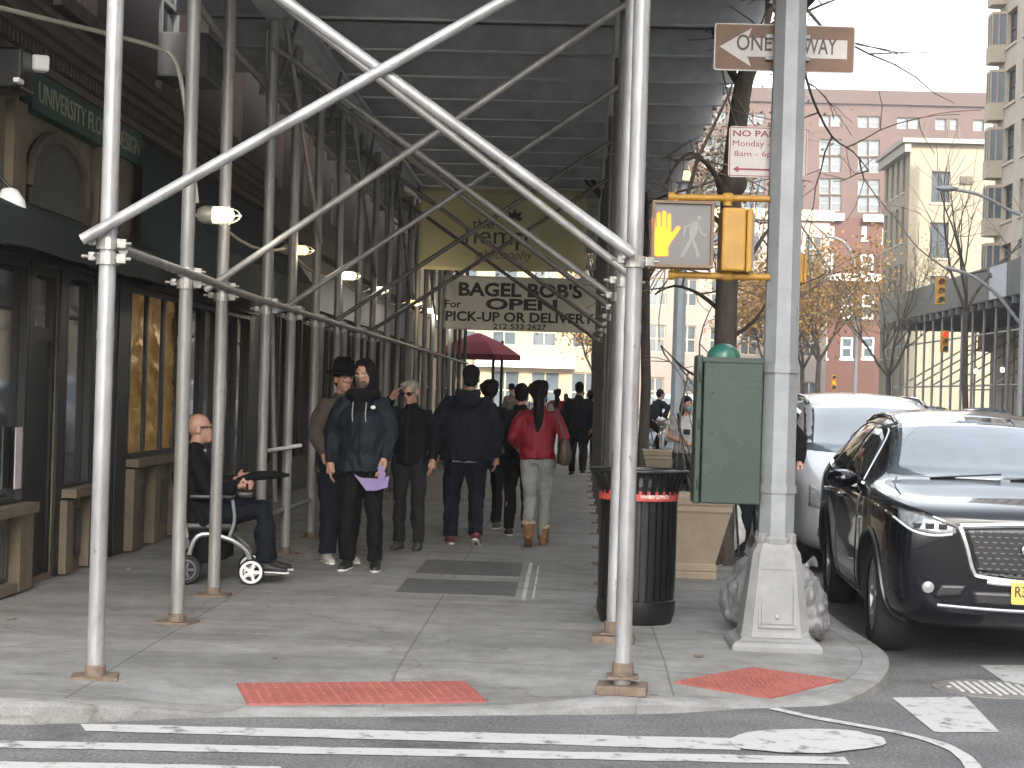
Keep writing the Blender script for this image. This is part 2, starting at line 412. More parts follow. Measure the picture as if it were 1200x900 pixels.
# ------------------------------------------------------------------ ground, kerb, pavement
ROADZ = -.10
g = MB(); g.quad((-400, -200, ROADZ), (400, -200, ROADZ), (400, 600, ROADZ), (-400, 600, ROADZ))
tag(g.build('road', ASPH, base=(0, 0, ROADZ), smooth=False), kind='structure')
kp = [(-40, 8.5, 0), (-8, 8.5, 0), (-2.9, 8.5, 0), (-2.4, 8.58, -.005), (-2.1, 8.70, -.03), (-1.85, 8.82, -.065), (-1.6, 8.90, -.09), (-1.0, 9.02, -.094), (-.42, 9.17, -.094), (-.1, 9.26, -.08), (.2, 9.33, -.045), (.5, 9.41, -.04), (.75, 9.52, -.055), (1.0, 9.67, -.082), (1.25, 9.76, -.088), (1.46, 9.86, -.085), (1.68, 10.1, -.06), (1.87, 10.48, -.03), (2.0, 10.95, -.005), (2.06, 11.5, 0), (2.03, 12.2, 0), (2.0, 13, 0), (2.0, 30, 0), (2.0, 300, 0)]
# resample smoothly
def catmull(pts, n):
    out = []
    for i in range(len(pts)-1):
        p0 = V(pts[max(i-1, 0)]); p1 = V(pts[i]); p2 = V(pts[i+1]); p3 = V(pts[min(i+2, len(pts)-1)])
        m = n if (p2-p1).length < 3 else 1
        for k in range(m):
            t = k/m
            if m == 1: out.append(p1); continue
            out.append(.5*((2*p1)+(p2-p0)*t+(2*p0-5*p1+4*p2-p3)*t*t+(3*p1-p0-3*p2+p3)*t**3))
    out.append(V(pts[-1])); return out
kpath = catmull([(-40, 8.5, 0), (-8, 8.5, 0), (-6, 8.5, 0)]+kp[2:-2]+[(2.0, 15, 0)]+kp[-2:], 4)
def offs(path, o):
    res = []
    for i, p in enumerate(path):
        t = path[min(i+1, len(path)-1)]-path[max(i-1, 0)]; t.z = 0; t.normalize()
        res.append(p+V((-t.y, t.x, 0))*o)
    return res
RAMP = .9
def ringz(p, o):
    return p.z*max(0, 1-o/RAMP)
k = MB(); vs = []
for i, (a, b) in enumerate(zip(kpath, offs(kpath, .16))):
    vs.append([k.bm.verts.new(V((a.x, a.y, ROADZ-.05))), k.bm.verts.new(V((a.x, a.y, a.z-.015))), k.bm.verts.new(V((a.x, a.y, a.z)).lerp(V((b.x, b.y, a.z)), .12)), k.bm.verts.new(V((b.x, b.y, ringz(a, .16)))), k.bm.verts.new(V((b.x, b.y, ROADZ-.05)))])
for i in range(len(vs)-1):
    for j in range(4): k.bm.faces.new((vs[i][j], vs[i+1][j], vs[i+1][j+1], vs[i][j+1]))
tag(k.build('kerb', KERB, base=(0, 9, ROADZ)), kind='structure')
k = MB(); rows = []
for o in (.163, .35, .55, .72, RAMP):
    pts = offs(kpath, o); rows.append([k.bm.verts.new(V((p.x, p.y, ringz(a, o)))) for a, p in zip(kpath, pts)])
for r in range(len(rows)-1):
    for i in range(len(kpath)-1):
        try: k.bm.faces.new((rows[r][i], rows[r][i+1], rows[r+1][i+1], rows[r+1][i]))
        except Exception: pass
from mathutils.geometry import delaunay_2d_cdt
bd = [v.co.xy.copy() for v in rows[-1]]+[V((-4.6, 300)), V((-4.6, 14)), V((-40, 14))]
vv_, ee_, ff_, *_r = delaunay_2d_cdt(bd, [], [list(range(len(bd)))], 1, 1e-4)
nv_ = [k.bm.verts.new((p.x, p.y, 0)) for p in vv_]
for f in ff_: k.bm.faces.new([nv_[i] for i in f])
tag(k.build('sidewalk', CONC, base=(0, 0, 0), smooth=False), kind='structure')
def sidez(x, y):
    best = None
    for a in kpath:
        d = (a.x-x)**2+(a.y-y)**2
        if best is None or d < best[0]: best = (d, a)
    return ringz(best[1], sqrt(best[0]))
# pavement across the street
g = MB(); g.bb((9.9, 8.5, ROADZ-.05), (14, 300, 0)); tag(g.build('far_sidewalk', CONC, base=(12, 100, ROADZ), smooth=False), kind='structure')
g = MB(); g.bb((-300, -40, ROADZ-.05), (300, -5, .0)); tag(g.build('pavement_behind', CONC, base=(0, -20, ROADZ), smooth=False), kind='structure')

# road markings (sheets 4 mm above the road)
def strip(name, poly, z=ROADZ+.004, m=white_line):
    q = MB(); q.quad(*[V((p[0], p[1], z)) for p in poly]); tag(q.build(name, m, smooth=False), kind='structure')
def wob(p, a=.012): return (p[0]+random.uniform(-a, a), p[1]+random.uniform(-a, a))
def longline(name, a, b, c, d, n=30):
    q = MB(); top = []; bot = []
    for i in range(n+1):
        t = i/n; top.append(wob(V(a).lerp(V(b), t), .007)); bot.append(wob(V(d).lerp(V(c), t), .007))
    tv = [q.bm.verts.new((x, y, ROADZ+.004)) for x, y in top]; bv = [q.bm.verts.new((x, y, ROADZ+.004)) for x, y in bot]
    for i in range(n): q.bm.faces.new((bv[i], bv[i+1], tv[i+1], tv[i]))
    tag(q.build(name, white_line, smooth=False), kind='structure')
g2 = lambda x, y: G(x, y, ROADZ).xy
longline('crosswalk_edge_line', g2(95, 849), g2(860, 866), g2(870, 880), g2(100, 857))
longline('crosswalk_edge_line', g2(-400, 861), g2(990, 888), g2(996, 897), g2(-400, 869))
longline('crosswalk_edge_line', g2(-400, 886), g2(330, 899), g2(330, 909), g2(-400, 896))
q = MB(); c = G(945, 867, ROADZ+.006); pts = []
for i in range(36):
    a = 2*pi*i/36; rr = 1+.12*noise.noise(V((cos(a)*2, sin(a)*2, 3)))
    w = G(945+92*cos(a)*rr, 868+14*sin(a)*rr, ROADZ+.0085); pts.append(w)
q.bm.faces.new([q.bm.verts.new(p) for p in pts]); tag(q.build('painted_patch', white_line, smooth=False), kind='structure')
cl = [(905, 831), (950, 841), (1000, 850), (1045, 858), (1080, 866), (1110, 876), (1130, 888), (1140, 900), (1146, 915)]
q = MB(); pr = None
cp = catmull([(*g2(*p), 0) for p in cl], 4)
for i, p in enumerate(cp):
    t = cp[min(i+1, len(cp)-1)]-cp[max(0, i-1)]; t.normalize(); nn = V((-t.y, t.x, 0))*.035*(1+.25*noise.noise(p*6))
    cur = (q.bm.verts.new((p.x+nn.x, p.y+nn.y, ROADZ+.006)), q.bm.verts.new((p.x-nn.x, p.y-nn.y, ROADZ+.006)))
    if pr: q.bm.faces.new((pr[0], pr[1], cur[1], cur[0]))
    pr = cur
tag(q.build('curved_line', white_line, smooth=False), kind='structure')
strip('crosswalk_bar', [wob(g2(*p)) for p in ((1045, 818), (1132, 817), (1172, 858), (1094, 859))])
strip('crosswalk_bar', [wob(g2(*p)) for p in ((1150, 780), (1232, 780), (1262, 804), (1182, 803))])
for i in range(1, 5):
    a = V((3.35+1.25*i, 11.9+.35*i)); strip('crosswalk_bar', [(a.x-.25, a.y-.6), (a.x+.2, a.y-.6), (a.x+.3, a.y+.5), (a.x-.15, a.y+.5)])

# tactile mats: red slabs with raised domes
redtac = mat('red_tactile', (.26, .078, .064), .7, var=.15, scale=8, bump=.1)
def tactile(label, corners, nu, nv):
    cs = [V((p.x, p.y, sidez(p.x, p.y)+.01)) for p in corners]
    t = MB()
    lo = [c-V((0, 0, .02)) for c in cs]
    t.quad(*cs)
    for i in range(4): t.quad(cs[i], lo[i], lo[(i+1) % 4], cs[(i+1) % 4])
    for i in range(nu):
        for j in range(nv):
            a = (i+.5)/nu; b = (j+.5)/nv
            p = cs[0].lerp(cs[1], a).lerp(cs[3].lerp(cs[2], a), b)-V((0, 0, .004))
            t.lathe([(.0125, 0), (.011, .007), (.007, .0085)], p, 6)
    o = t.build('tactile_mat', redtac, smooth=False); tag(o, label, 'tactile paving', 'red warning mats at the corner')
tactile('wide red tactile warning strip on the ramp between the two front scaffold legs', [G(290, 829, -.082), G(571, 826, -.082), G(545, 801, -.035), G(277, 803, -.035)], 22, 10)
tactile('diamond shaped red dotted warning mat in front of the grey signal pole', [G(903, 819, -.075), G(986, 799, -.04), G(882, 783, -.01), G(790, 800, -.03)], 17, 15)
# cellar plates
plate = mat('dark_cellar_plate', (.10, .10, .098), .7, .1, var=.25, scale=3, bump=.3)
t = thing('cellar_hatch', 'pair of dark cellar plates set flush in the pavement before the walkers', 'hatch', G(545, 678))
for a, b in (((500, 656), (613, 661)), ((472, 678), (608, 682))):
    p = G(*a); q_ = G(*b); d = 1.25
    qq = MB(); y0 = p.y-1.28 if a[1] < 670 else p.y-1.05
    qq.bb((p.x if a[1] < 670 else -1.27, y0, -.02), (q_.x, p.y, .004 if a[1] < 670 else .005)); qq.build('hatch_leaf', plate, t, smooth=False)
m = MB(); m.bb((-.30, 13.5, -.02), (-.27, 16.4, .008)); m.bb((-.22, 13.6, -.02), (-.205, 16.2, .007)); m.build('edge_strip', white_line, t, smooth=False)
# manhole
ironm = mat('manhole_iron', (.22, .21, .2), .6, .3, var=.3, scale=20)
mh = G(1160, 808, ROADZ)
t = thing('manhole_cover', 'round patterned manhole cover in the road beside the crosswalk bars', 'manhole', mh)
m = MB(); m.lathe([(.33, .0), (.33, .006), (.295, .008), (.295, .003), (.285, .003), (.285, .0075), (.0, .0075)], mh, 40, cap=False); m.build('lid', ironm, t)
m = MB()
for i in range(-5, 6):
    for j in range(-5, 6):
        if i*i+j*j < 26: m.box(mh+V((i*.048, j*.048, .0105)), (.024, .024, .006))
m.build('studs', mat('worn_stud', (.5, .5, .49), .5, .3), t, smooth=False)
# ------------------------------------------------------------------ sidewalk shed
LX = [(-2.44, 9.37), (-2.49, 11.57), (-2.56, 13.13), (-2.59, 15.26), (-2.58, 16.58), (-2.6, 18.35)]
RX = [(.34, 9.63), (.32, 11.38), (.33, 13.1), (.34, 14.85), (.34, 16.6), (.35, 18.35)]
RX = [(x+(y-9.6)*.0085, y) for x, y in RX]
while LX[-1][1] < 43: LX.append((-2.6+random.uniform(-.02, .02), LX[-1][1]+1.75)); RX.append((.34+(RX[-1][1]-7.9)*.0085+random.uniform(-.02, .02), RX[-1][1]+1.75))
DECKZ = 5.0
pipe_silhouette = mat('silhouette_pipe', (.12, .115, .105), .55, .3, var=.3, scale=6)  # backlit silhouette of right legs and far braces put into the colour
shed = thing('sidewalk_shed', 'long grey pipe sidewalk shed with crossed braces roofing the pavement over the walkers', 'scaffolding', (-1.1, 9.4, 0))
for row, xs in (('l', LX), ('r', RX)):
    for i, (x, y) in enumerate(xs):
        gm = galv if i < 1 or (row == 'r' and i < 2) else (galv_old if row == 'l' else pipe_silhouette)
        r = .045 if i < 6 else .042
        m = MB(); dx = random.uniform(-.02, .02) if i else 0
        pts = [(x, y, .0+(sidez(x, y) if i == 0 else 0)), (x+dx*.5, y, 2.2), (x+dx, y, DECKZ-.32)]
        m.path(pts, r, 14)
        # joint ring half way up
        zj = random.uniform(1.7, 2.0)
        m.path([(x+dx*.4, y, zj), (x+dx*.42, y, zj+.05)], r*1.06, 14)
        leg = m.build('leg', gm, shed)
        m = MB(); zb_ = sidez(x, y) if i == 0 else 0
        if row == 'r' and i < 2:
            m.box((x, y, .02+zb_), (.27, .22, .05), random.uniform(-.1, .1), .006); m.build('wood_sill', rust, leg, smooth=False)
            m = MB(); m.box((x, y, .058), (.17, .17, .012)); m.lathe([(.06, .06), (.06, .13), (.05, .132)], (x, y, 0), 14); m.build('base_plate', rust, leg, smooth=False)
        else:
            m.box((x, y, .006+zb_), (.24, .2, .018), random.uniform(-.2, .2)); m.lathe([(.055, .01), (.055, .06), (.048, .065)], (x, y, 0), 14); m.build('base_plate', rust, leg, smooth=False)
        if i < 9:
            m = MB()
            for zc in ((2.28,) if row == 'r' else (2.28, 2.2)):
                m.lathe([(r+.004, zc-.03), (r+.016, zc-.03), (r+.016, zc+.03), (r+.004, zc+.03)], (x+dx*.5, y, 0), 14, cap=False)
                m.box((x+dx*.5+.075, y-.02, zc), (.05, .05, .05), .3, .005); m.box((x+dx*.5-.07, y-.03, zc+.01), (.04, .045, .045), -.2, .005)
                m.tube((x+dx*.5-.13, y-.03, zc+.01), (x+dx*.5+.13, y-.03, zc), .009, n=6)
                m.tube((x+dx*.5-.06, y-.09, zc+.02), (x+dx*.5-.06, y+.02, zc+.02), .01, n=6)
            m.build('coupler', clampm, leg, smooth=False)
# rails along the rows at 2.2 m and 4.1 m
for xs, off, zz in ((LX, .08, 2.25), (LX, -.09, 4.15), (RX, .09, 4.15)):
    m = MB(); m.path([(x+off, y, zz) for x, y in xs], .027, 10); m.build('rail', galv_old, shed)
m = MB(); m.tube(AT(309, 529, 16.0), AT(352, 522, 16.7), .018); m.build('rail', white_paint, shed)
m = MB(); m.tube((-2.6, 15.3, .42), (-2.6, 18.3, .40), .022); m.build('rail', galv_old, shed)
def brace(p, q, r=.029, gm=galv_old):
    m = MB(); m.tube(p, q, r, n=12); m.build('brace', gm, shed)
a = AT(96, 281, 9.27); b = AT(592, 0, 9.42); d = (b-a)/(b.x-a.x); brace(a, a+d*(.40-a.x), .031, galv)
a = AT(742, 298, 9.52); b = AT(333, 0, 9.40); d = (b-a)/(b.x-a.x); brace(a, a+d*(-2.5-a.x), .031, galv)
for i in range(1, len(LX)-1):
    (lx, ly), (rx, ry) = LX[i], RX[i]
    if i in (1, 3, 4, 7, 10): brace((rx+.1, ry-.08, 2.28), (lx, ly-.08, 4.45), .026, galv_old if i < 4 else pipe_silhouette)
    if i in (2, 4, 6, 8): brace((lx-.1, ly-.14, 2.24), (rx+.02, ry-.14, 4.42), .026, galv_old if i < 5 else pipe_silhouette)
for i in (3, 6, 9, 12, 15):
    (ax, ay), (bx, by) = LX[i], LX[i+1]
    brace((ax-.07, ay, 4.6), (bx-.07, by-.2, .5), .022)
    brace((ax+.08, ay, 4.7), (bx+.08, by+1.2, 3.0), .022)
for i in range(1, 18, 2):
    (ax, ay) = LX[i]; brace((ax+.06, ay, 4.15), (ax+.06, ay+.9, 4.95), .02)
# header girders, joists, deck
for x in (-2.6, .35):
    m = MB()
    for z0, z1, w in ((DECKZ-.30, DECKZ-.285, .15), (DECKZ-.02, DECKZ-.005, .15)): m.bb((x-w/2, 8.9, z0), (x+w/2, 44.5, z1))
    m.bb((x-.006, 8.9, DECKZ-.284), (x+.006, 44.5, DECKZ-.021))
    if x > 0: bmesh.ops.rotate(m.bm, verts=m.bm.verts[:], cent=(x, 9.6, 0), matrix=Matrix.Rotation(-.0085, 3, 'Z'))
    m.build('header_beam', shedsteel, shed, smooth=False)
y = 9.1; j = 0
while y < 44.6:
    m = MB(); z0 = DECKZ+.0; h = .26
    m.bb((-3.75, y-.055, z0), (1.72, y+.055, z0+.014)); m.bb((-3.75, y-.055, z0+h-.014), (1.72, y+.055, z0+h)); m.bb((-3.75, y-.006, z0+.0145), (1.72, y+.006, z0+h-.0145))
    jo = m.build('joist', shedsteel, shed, smooth=False)
    m = MB()
    for x in (-3.2, -2.6, -1.9, -1.2, -.5, .35, 1.2): m.bb((x-.05, y+.06, z0+.03), (x-.035, y+.2, z0+h-.01)); m.bb((x+.035, y+.06, z0+.03), (x+.05, y+.2, z0+h-.01))
    m.build('joist_clip', shedsteel, jo, smooth=False)
    y += 1.5; j += 1
m = MB(); y = 9.0; j = 0
while y < 44.6:   # corrugated deck sheets
    m.bb((-3.8, y, DECKZ+.265+.012*(j % 2)), (1.75+.03*(j % 3), y+.2, DECKZ+.31)); y += .205; j += 1
m.build('deck', sheddeck, shed, smooth=False)
m = MB(); m.bb((1.66, 8.95, DECKZ+.275), (1.70, 44.6, DECKZ+1.4)); m.bb((-3.75, 8.95, DECKZ+.275), (1.655, 8.99, DECKZ+1.4)); m.build('parapet', greenply, shed, smooth=False)

# bright work lamps slung along the left row
def glowm(name, col, s): return mat(name, col, .4, emit=(col, s))
glow_w = glowm('lamp_glow_white', (1, .86, .62), 1.1); glow_y = glowm('lamp_glow_yellow', (1, .58, .2), .8)
cage = mat('lamp_cage', (.35, .33, .28), .5, .5)
lamps = [((250, 252), 12.7, .06), ((343, 293), 16.7, .046), ((402, 323), 20.3, .05), ((438, 340), 23.9, .05), ((480, 355), 29.6, .05), ((497, 364), 34, .05), ((512, 372), 39, .05)]
lbl = ['large caged white work lamp at the end of the bent conduit, nearest the street', 'warm yellow caged work lamp on the third leg, second from the street', 'round caged work lamp with bracket arm, third along the left row of pipes', 'fourth small work lamp along the left row of pipes', 'small glowing work lamp beside the lower left of the hemp banner', 'tiny glowing work lamp left of the lettered lower banner', 'farthest tiny work lamp, before the red parasol']
lp = []
for k, ((x, y), d, r) in enumerate(lamps):
    c = AT(x, y, d); lp.append(c)
    t = thing('work_lamp', lbl[k], 'lamp', c, 'work lamps strung along the shed')
    m = MB()
    # jar shape lying along +X
    m.lathe([(.0, -.02), (r*.8, -.02), (r*.95, .0), (r*.98, .06), (r*.95, .10), (r*.75, .13), (r*.4, .145), (.0, .15)], c, 16, ax='X', cap=False); m.build('bulb', glow_y if k in (1, 4) else glow_w, t)
    m = MB(); m.lathe([(0, -.11), (r*.7, -.11), (r*1.08, -.07), (r*1.1, .0), (r*.9, .0)], c, 16, ax='X', cap=False); m.build('socket', cage, t)
    m = MB()
    for a in range(6):
        q = 2*pi*a/6; m.path([c+V((-.0, r*1.12*cos(q), r*1.12*sin(q))), c+V((.11, r*1.12*cos(q), r*1.12*sin(q))), c+V((.17, r*.7*cos(q), r*.7*sin(q))), c+V((.2, 0, 0))], .0035, 5)
    m.torus(c+V((.05, 0, 0)), r*1.12, .0035, 'X', 16, 5); m.torus(c+V((.11, 0, 0)), r*1.12, .0035, 'X', 16, 5)
    m.build('wire_cage', cage, t)
    m = MB(); m.tube(c+V((-.09, 0, 0)), c+V((-.2, .05, -.01)), .012, n=8); m.build('bracket', cage, t)
    ld = bpy.data.lights.new('bulb_light', 'POINT'); ld.energy = 1.6 if k < 4 else 6; ld.color = (1, .82, .58) if k in (1, 4) else (1, .93, .82); ld.shadow_soft_size = .07
    lo_ = bpy.data.objects.new('bulb_light', ld); link(lo_); lo_.parent = t; lo_.location = (.26, 0, -.02)
m = MB()
pts = []
for a, b in zip(lp[:-1], lp[1:]):
    for i in range(6):
        t_ = i/6; p = a.lerp(b, t_); p.z -= .10*sin(pi*t_)*1.2-.02; p.x -= .05; pts.append(p)
m.path(pts, .012, 6); tag(m.build('lamp_cable', mat('pale_cable', (.45, .40, .30), .6)), 'pale electric cable sagging from work lamp to work lamp under the shed', 'cable')
m = MB()
cpts = catmull([AT(-90, -16, 10.6), AT(0, 9, 11.2), AT(120, 38, 12.1), AT(185, 56, 12.5), AT(203, 68, 12.55), AT(213, 100, 12.6), AT(222, 165, 12.65), AT(231, 238, 12.68)], 5)
m.path(cpts, .017, 8); tag(m.build('conduit', mat('pale_conduit', (.32, .31, .26), .5, .2)), 'pale bent conduit running in from the left and down to the nearest work lamp', 'conduit')

# banners across the shed
def cloth_banner(name, d, tl, tr, bl, br, m, label, sag=.05):
    TL, TR, BL, BR = AT(*tl, d), AT(*tr, d), AT(*bl, d), AT(*br, d)
    t = thing(name, label, 'banner', (BL+BR)/2)
    q = MB(); nu, nv = 40, 18; grid = []
    for j in range(nv+1):
        row = []
        for i in range(nu+1):
            u = i/nu; v = j/nv
            p = BL.lerp(BR, u).lerp(TL.lerp(TR, u), v)
            p.z -= sag*4*u*(1-u)*(1-.6*v)*.4
            p.y += .035*noise.noise(V((u*5, v*2.2, d)))+.02*sin(u*9+v*2)
            row.append(q.bm.verts.new(p))
        grid.append(row)
    for j in range(nv):
        for i in range(nu): q.bm.faces.new((grid[j][i], grid[j][i+1], grid[j+1][i+1], grid[j+1][i]))
    me = q.mesh('fabric', m, True); me = evalmesh(me, [('SOLIDIFY', dict(thickness=.004, offset=1))]); me.polygons.foreach_set('use_smooth', [True]*len(me.polygons))
    put('fabric', me, t)
    q = MB()
    for p, dd in ((TL, -.15), (TR, .15), (BL, -.15), (BR, .15)): q.tube(p, p+V((dd, 0, .06)), .008, n=6)
    q.build('tie_rope', mat('rope', (.4, .38, .33), .8), t)
    return t, (BL+BR+TL+TR)/4, TL, TR, BL, BR
U = V((1, 0, .005)); Z = V((0, 0, 1))
hempm = mat('olive_banner_cloth', (.74, .715, .52), .8, var=.12, scale=1.2); txtd = mat('banner_print', (.05, .05, .045), .8); txtg = mat('banner_print_grey', (.16, .15, .09), .8)
for m_ in (hempm, mat('pale_banner_cloth', (.85, .83, .76), .8, var=.12, scale=1.5)):
    nt = m_.node_tree; b_ = nt.nodes['Principled BSDF']; tl = nt.nodes.new('ShaderNodeBsdfTranslucent'); mx = nt.nodes.new('ShaderNodeMixShader'); mx.inputs[0].default_value = .75
    nt.links.new(b_.inputs['Base Color'].links[0].from_socket, tl.inputs[0]); nt.links.new(b_.outputs[0], mx.inputs[1]); nt.links.new(tl.outputs[0], mx.inputs[2]); nt.links.new(mx.outputs[0], nt.nodes['Material Output'].inputs[0])
hb, c, TL, TR, BL, BR = cloth_banner('shop_banner', 30, (491, 220), (688, 224), (490, 315), (687, 318), hempm, 'olive cloth banner with a leaf emblem hung high across the shed', .06)
def at2(x, y, d, off=.075): p = AT(x, y, d-off); return p
text('lettering', 'hemp', at2(582, 279, 30), U, Z, 1.04, .40, txtd, hb, .003)
text('lettering', 'the', at2(566, 262, 30, .1), U, Z, .36, .17, txtd, hb, .003)
text('lettering', 'philosophy', at2(591, 300, 30), U, Z, .96, .20, txtg, hb, .003, shear=.3)
m = MB(); c0 = at2(603, 258, 30, .1)
for a, L in ((90, .20), (52, .19), (128, .19), (16, .15), (164, .15)):
    a = radians(a); dr = V((cos(a), 0, sin(a))); pr = V((-sin(a), 0, cos(a)))
    poly = [c0+dr*.02, c0+dr*L*.5+pr*.042, c0+dr*L, c0+dr*L*.5-pr*.042]
    m.quad(*poly)
m.tube(c0+V((0, 0, .02)), c0-V((-.02, 0, .09)), .008, n=6); m.build('leaf_emblem', txtd, hb, smooth=False)
whitem = mat('pale_banner_cloth', (.85, .83, .76), .8, var=.12, scale=1.5)
bb, c, TL, TR, BL, BR = cloth_banner('shop_banner', 37, (516, 322), (707, 327), (515, 385), (705, 390), whitem, 'pale banner with bold black lettering hung across the shed behind the olive one', .04)
text('lettering', "BAGEL BOB'S", at2(610, 340, 37), U, Z, 2.55, .30, txtd, bb, .003, bold=.035)
text('lettering', 'OPEN', at2(611, 357, 37), U, Z, 1.48, .24, txtd, bb, .003, bold=.035)
text('lettering', 'For', at2(531, 356, 37), U, Z, .34, .16, txtd, bb, .003, bold=.02)
text('lettering', 'PICK-UP OR DELIVERY', at2(609, 372, 37), U, Z, 3.06, .21, txtd, bb, .003, bold=.03)
text('lettering', '212 533 2627', at2(609, 383, 37), U, Z, 1.1, .12, txtd, bb, .003, bold=.02)

# ------------------------------------------------------------------ grey corner pole with its signal gear
pc = G(905, 757); PXc, PYc = pc.x, pc.y
t = thing('signal_pole', 'tall grey octagonal corner pole on a tapered cast base, in front of the parked cars', 'pole', (PXc, PYc, 0))
m = MB(); m.lathe([(.395, -.02), (.395, .028), (.375, .05), (.33, .062), (.30, .08)], (PXc, PYc, 0), 4, rot=0); 
m.build('plinth', mat('pole_base_paint', (.205, .205, .202), .55, var=.18, scale=5, bump=.35, bscale=18), t, smooth=False)
basem = MATS['pole_base_paint']
m = MB()
def octring(r, z, ch=.3):
    return r, z
prof = [(.275, .08), (.262, .11), (.195, .55), (.185, .60), (.165, .625), (.15, .66), (.125, .665)]
rings = []
for r, z in prof:
    w = r*.80; c = w*.28
    pts = [(-w+c, -w), (w-c, -w), (w, -w+c), (w, w-c), (w-c, w), (-w+c, w), (-w, w-c), (-w, -w+c)]
    rings.append([m.bm.verts.new((PXc+a, PYc+b, z)) for a, b in pts])
for i in range(len(rings)-1):
    for k in range(8): m.bm.faces.new((rings[i][k], rings[i][(k+1) % 8], rings[i+1][(k+1) % 8], rings[i+1][k]))
m.bm.faces.new(rings[-1]); cb = m.build('cast_base', basem, t, smooth=False)
m = MB()
# door panel on the street side of the base, leaning with it
o = V((PXc, PYc-.2135, .12)); vv = V((0, .066, .43)).normalized(); uu = V((1, 0, 0))
fb = lambda u0, u1, v0, v1, d0, d1, q: fbox(q, o, uu, vv, u0, u1, v0, v1, d0, d1)
w0 = .115
fb(-w0, w0, .02, .035, 0, .012, m); fb(-w0*.86, w0*.86, .385, .40, -.002, .012, m); 
fb(-w0, -w0+.013, .036, .384, -.002, .011, m); fb(w0-.013, w0, .036, .384, -.002, .011, m)
fb(-w0+.02, w0-.02, .045, .375, -.004, .004, m); m.build('door_frame', basem, cb, smooth=False)
m = MB(); m.lathe([(.0, 0), (.014, 0), (.012, -.012), (0, -.014)], o+vv*.09+V((0, -.006, 0)), 10, ax='Y', cap=False); m.build('lock', clampm, cb)
m = MB(); m.lathe([(.135, .655), (.14, .69), (.13, .70)], (PXc, PYc, 0), 8, rot=0)
for a in range(4):
    q = pi/4+a*pi/2; m.box((PXc+.125*cos(q), PYc+.125*sin(q), .69), (.05, .05, .07), q, .01)
m.build('collar', basem, t, smooth=False)
m = MB(); top = 6.2
tx = .0
m.lathe([(.118, .66), (.098, top)], (PXc, PYc, 0), 8, rot=0); m.build('shaft', silverpole, t, smooth=False)
m = MB()
for z in (1.0, 1.76): m.lathe([(.121, z-.025), (.128, z-.025), (.128, z+.025), (.121, z+.025)], (PXc, PYc, 0), 8, cap=False)
for z, wx in ((1.0, -.16), (1.76, -.16)): m.box((PXc-.15, PYc-.02, z), (.06, .06, .035))
m.build('strap', silverpole, t, smooth=False)
# green control box on the pole
a = AT(821, 590, PYc-.12); b = AT(893, 420, PYc-.12)
bx0, bx1, bz0, bz1 = a.x, PXc-.115, a.z, b.z
t = thing('control_box', 'dark green metal control box strapped to the left of the grey corner pole', 'control box', ((bx0+bx1)/2, PYc-.02, bz0))
m = MB(); m.bb((bx0, PYc-.10, bz0), (bx1, PYc+.19, bz1), .008); bo = m.build('case', greenbox, t, smooth=False)
m = MB(); m.bb((bx0-.045, PYc-.075, bz0-.005), (bx0-.004, PYc+.2, bz1+.012), .01); m.bb((bx0-.012, PYc-.112, bz1-.03), (bx1, PYc-.101, bz1+.0)); m.build('door', greenbox, t, smooth=False)
m = MB()
for z in (.2, .45, .7):
    m.lathe([(0, 0), (.008, 0), (.006, -.006), (0, -.007)], (bx0+.06, PYc-.101, bz0+z), 8, ax='Y', cap=False)
m.build('rivet', greenbox, bo)
for z in (.12, .5, .8):
    m = MB(); m.tube((bx0-.02, PYc-.09, bz0+z-.03), (bx0-.02, PYc-.09, bz0+z+.03), .009, n=8); m.build('hinge', greenbox, t)
m = MB(); c_ = V((bx0+.13, PYc+.03, bz1-.001)); m.lathe([(.105, 0), (.105, .02), (.095, .045), (.07, .072), (.035, .088), (.0, .092)], c_, 20, cap=False); m.build('dome_cap', mat('teal_enamel', (.02, .10, .075), .3, var=.1), t)

# pedestrian signal
SY = PYc-.12
t = thing('pedestrian_signal', 'pedestrian signal with a lit orange hand beside a dim walking figure', 'traffic signal', AT(800, 318, SY))
a = AT(765, 313, SY); b = AT(837, 237, SY)
brz = mat('bronze_housing', (.14, .085, .045), .5, var=.2)
scr = mat('signal_screen', (.085, .08, .082), .35, var=.1, scale=20)
x0, x1, z0, z1 = a.x-.015, b.x, a.z, b.z
m = MB(); m.bb((x0, SY+.0, z0), (x1, SY+.17, z1), .012); hs = m.build('housing', yellowp, t, smooth=False)
m = MB()
for q in (((x0, SY-.05, z1-.018), (x1, SY-.001, z1)), ((x0, SY-.05, z0), (x1, SY-.001, z0+.018)), ((x0, SY-.05, z0+.0185), (x0+.018, SY-.001, z1-.0185)), ((x1-.018, SY-.05, z0+.0185), (x1, SY-.001, z1-.0185))): m.bb(*q)
m.build('visor_frame', brz, t, smooth=False)
m = MB(); m.bb((x0+.019, SY-.022, z0+.019), (x1-.019, SY-.0015, z1-.019)); sc = m.build('screen', scr, t, smooth=False)
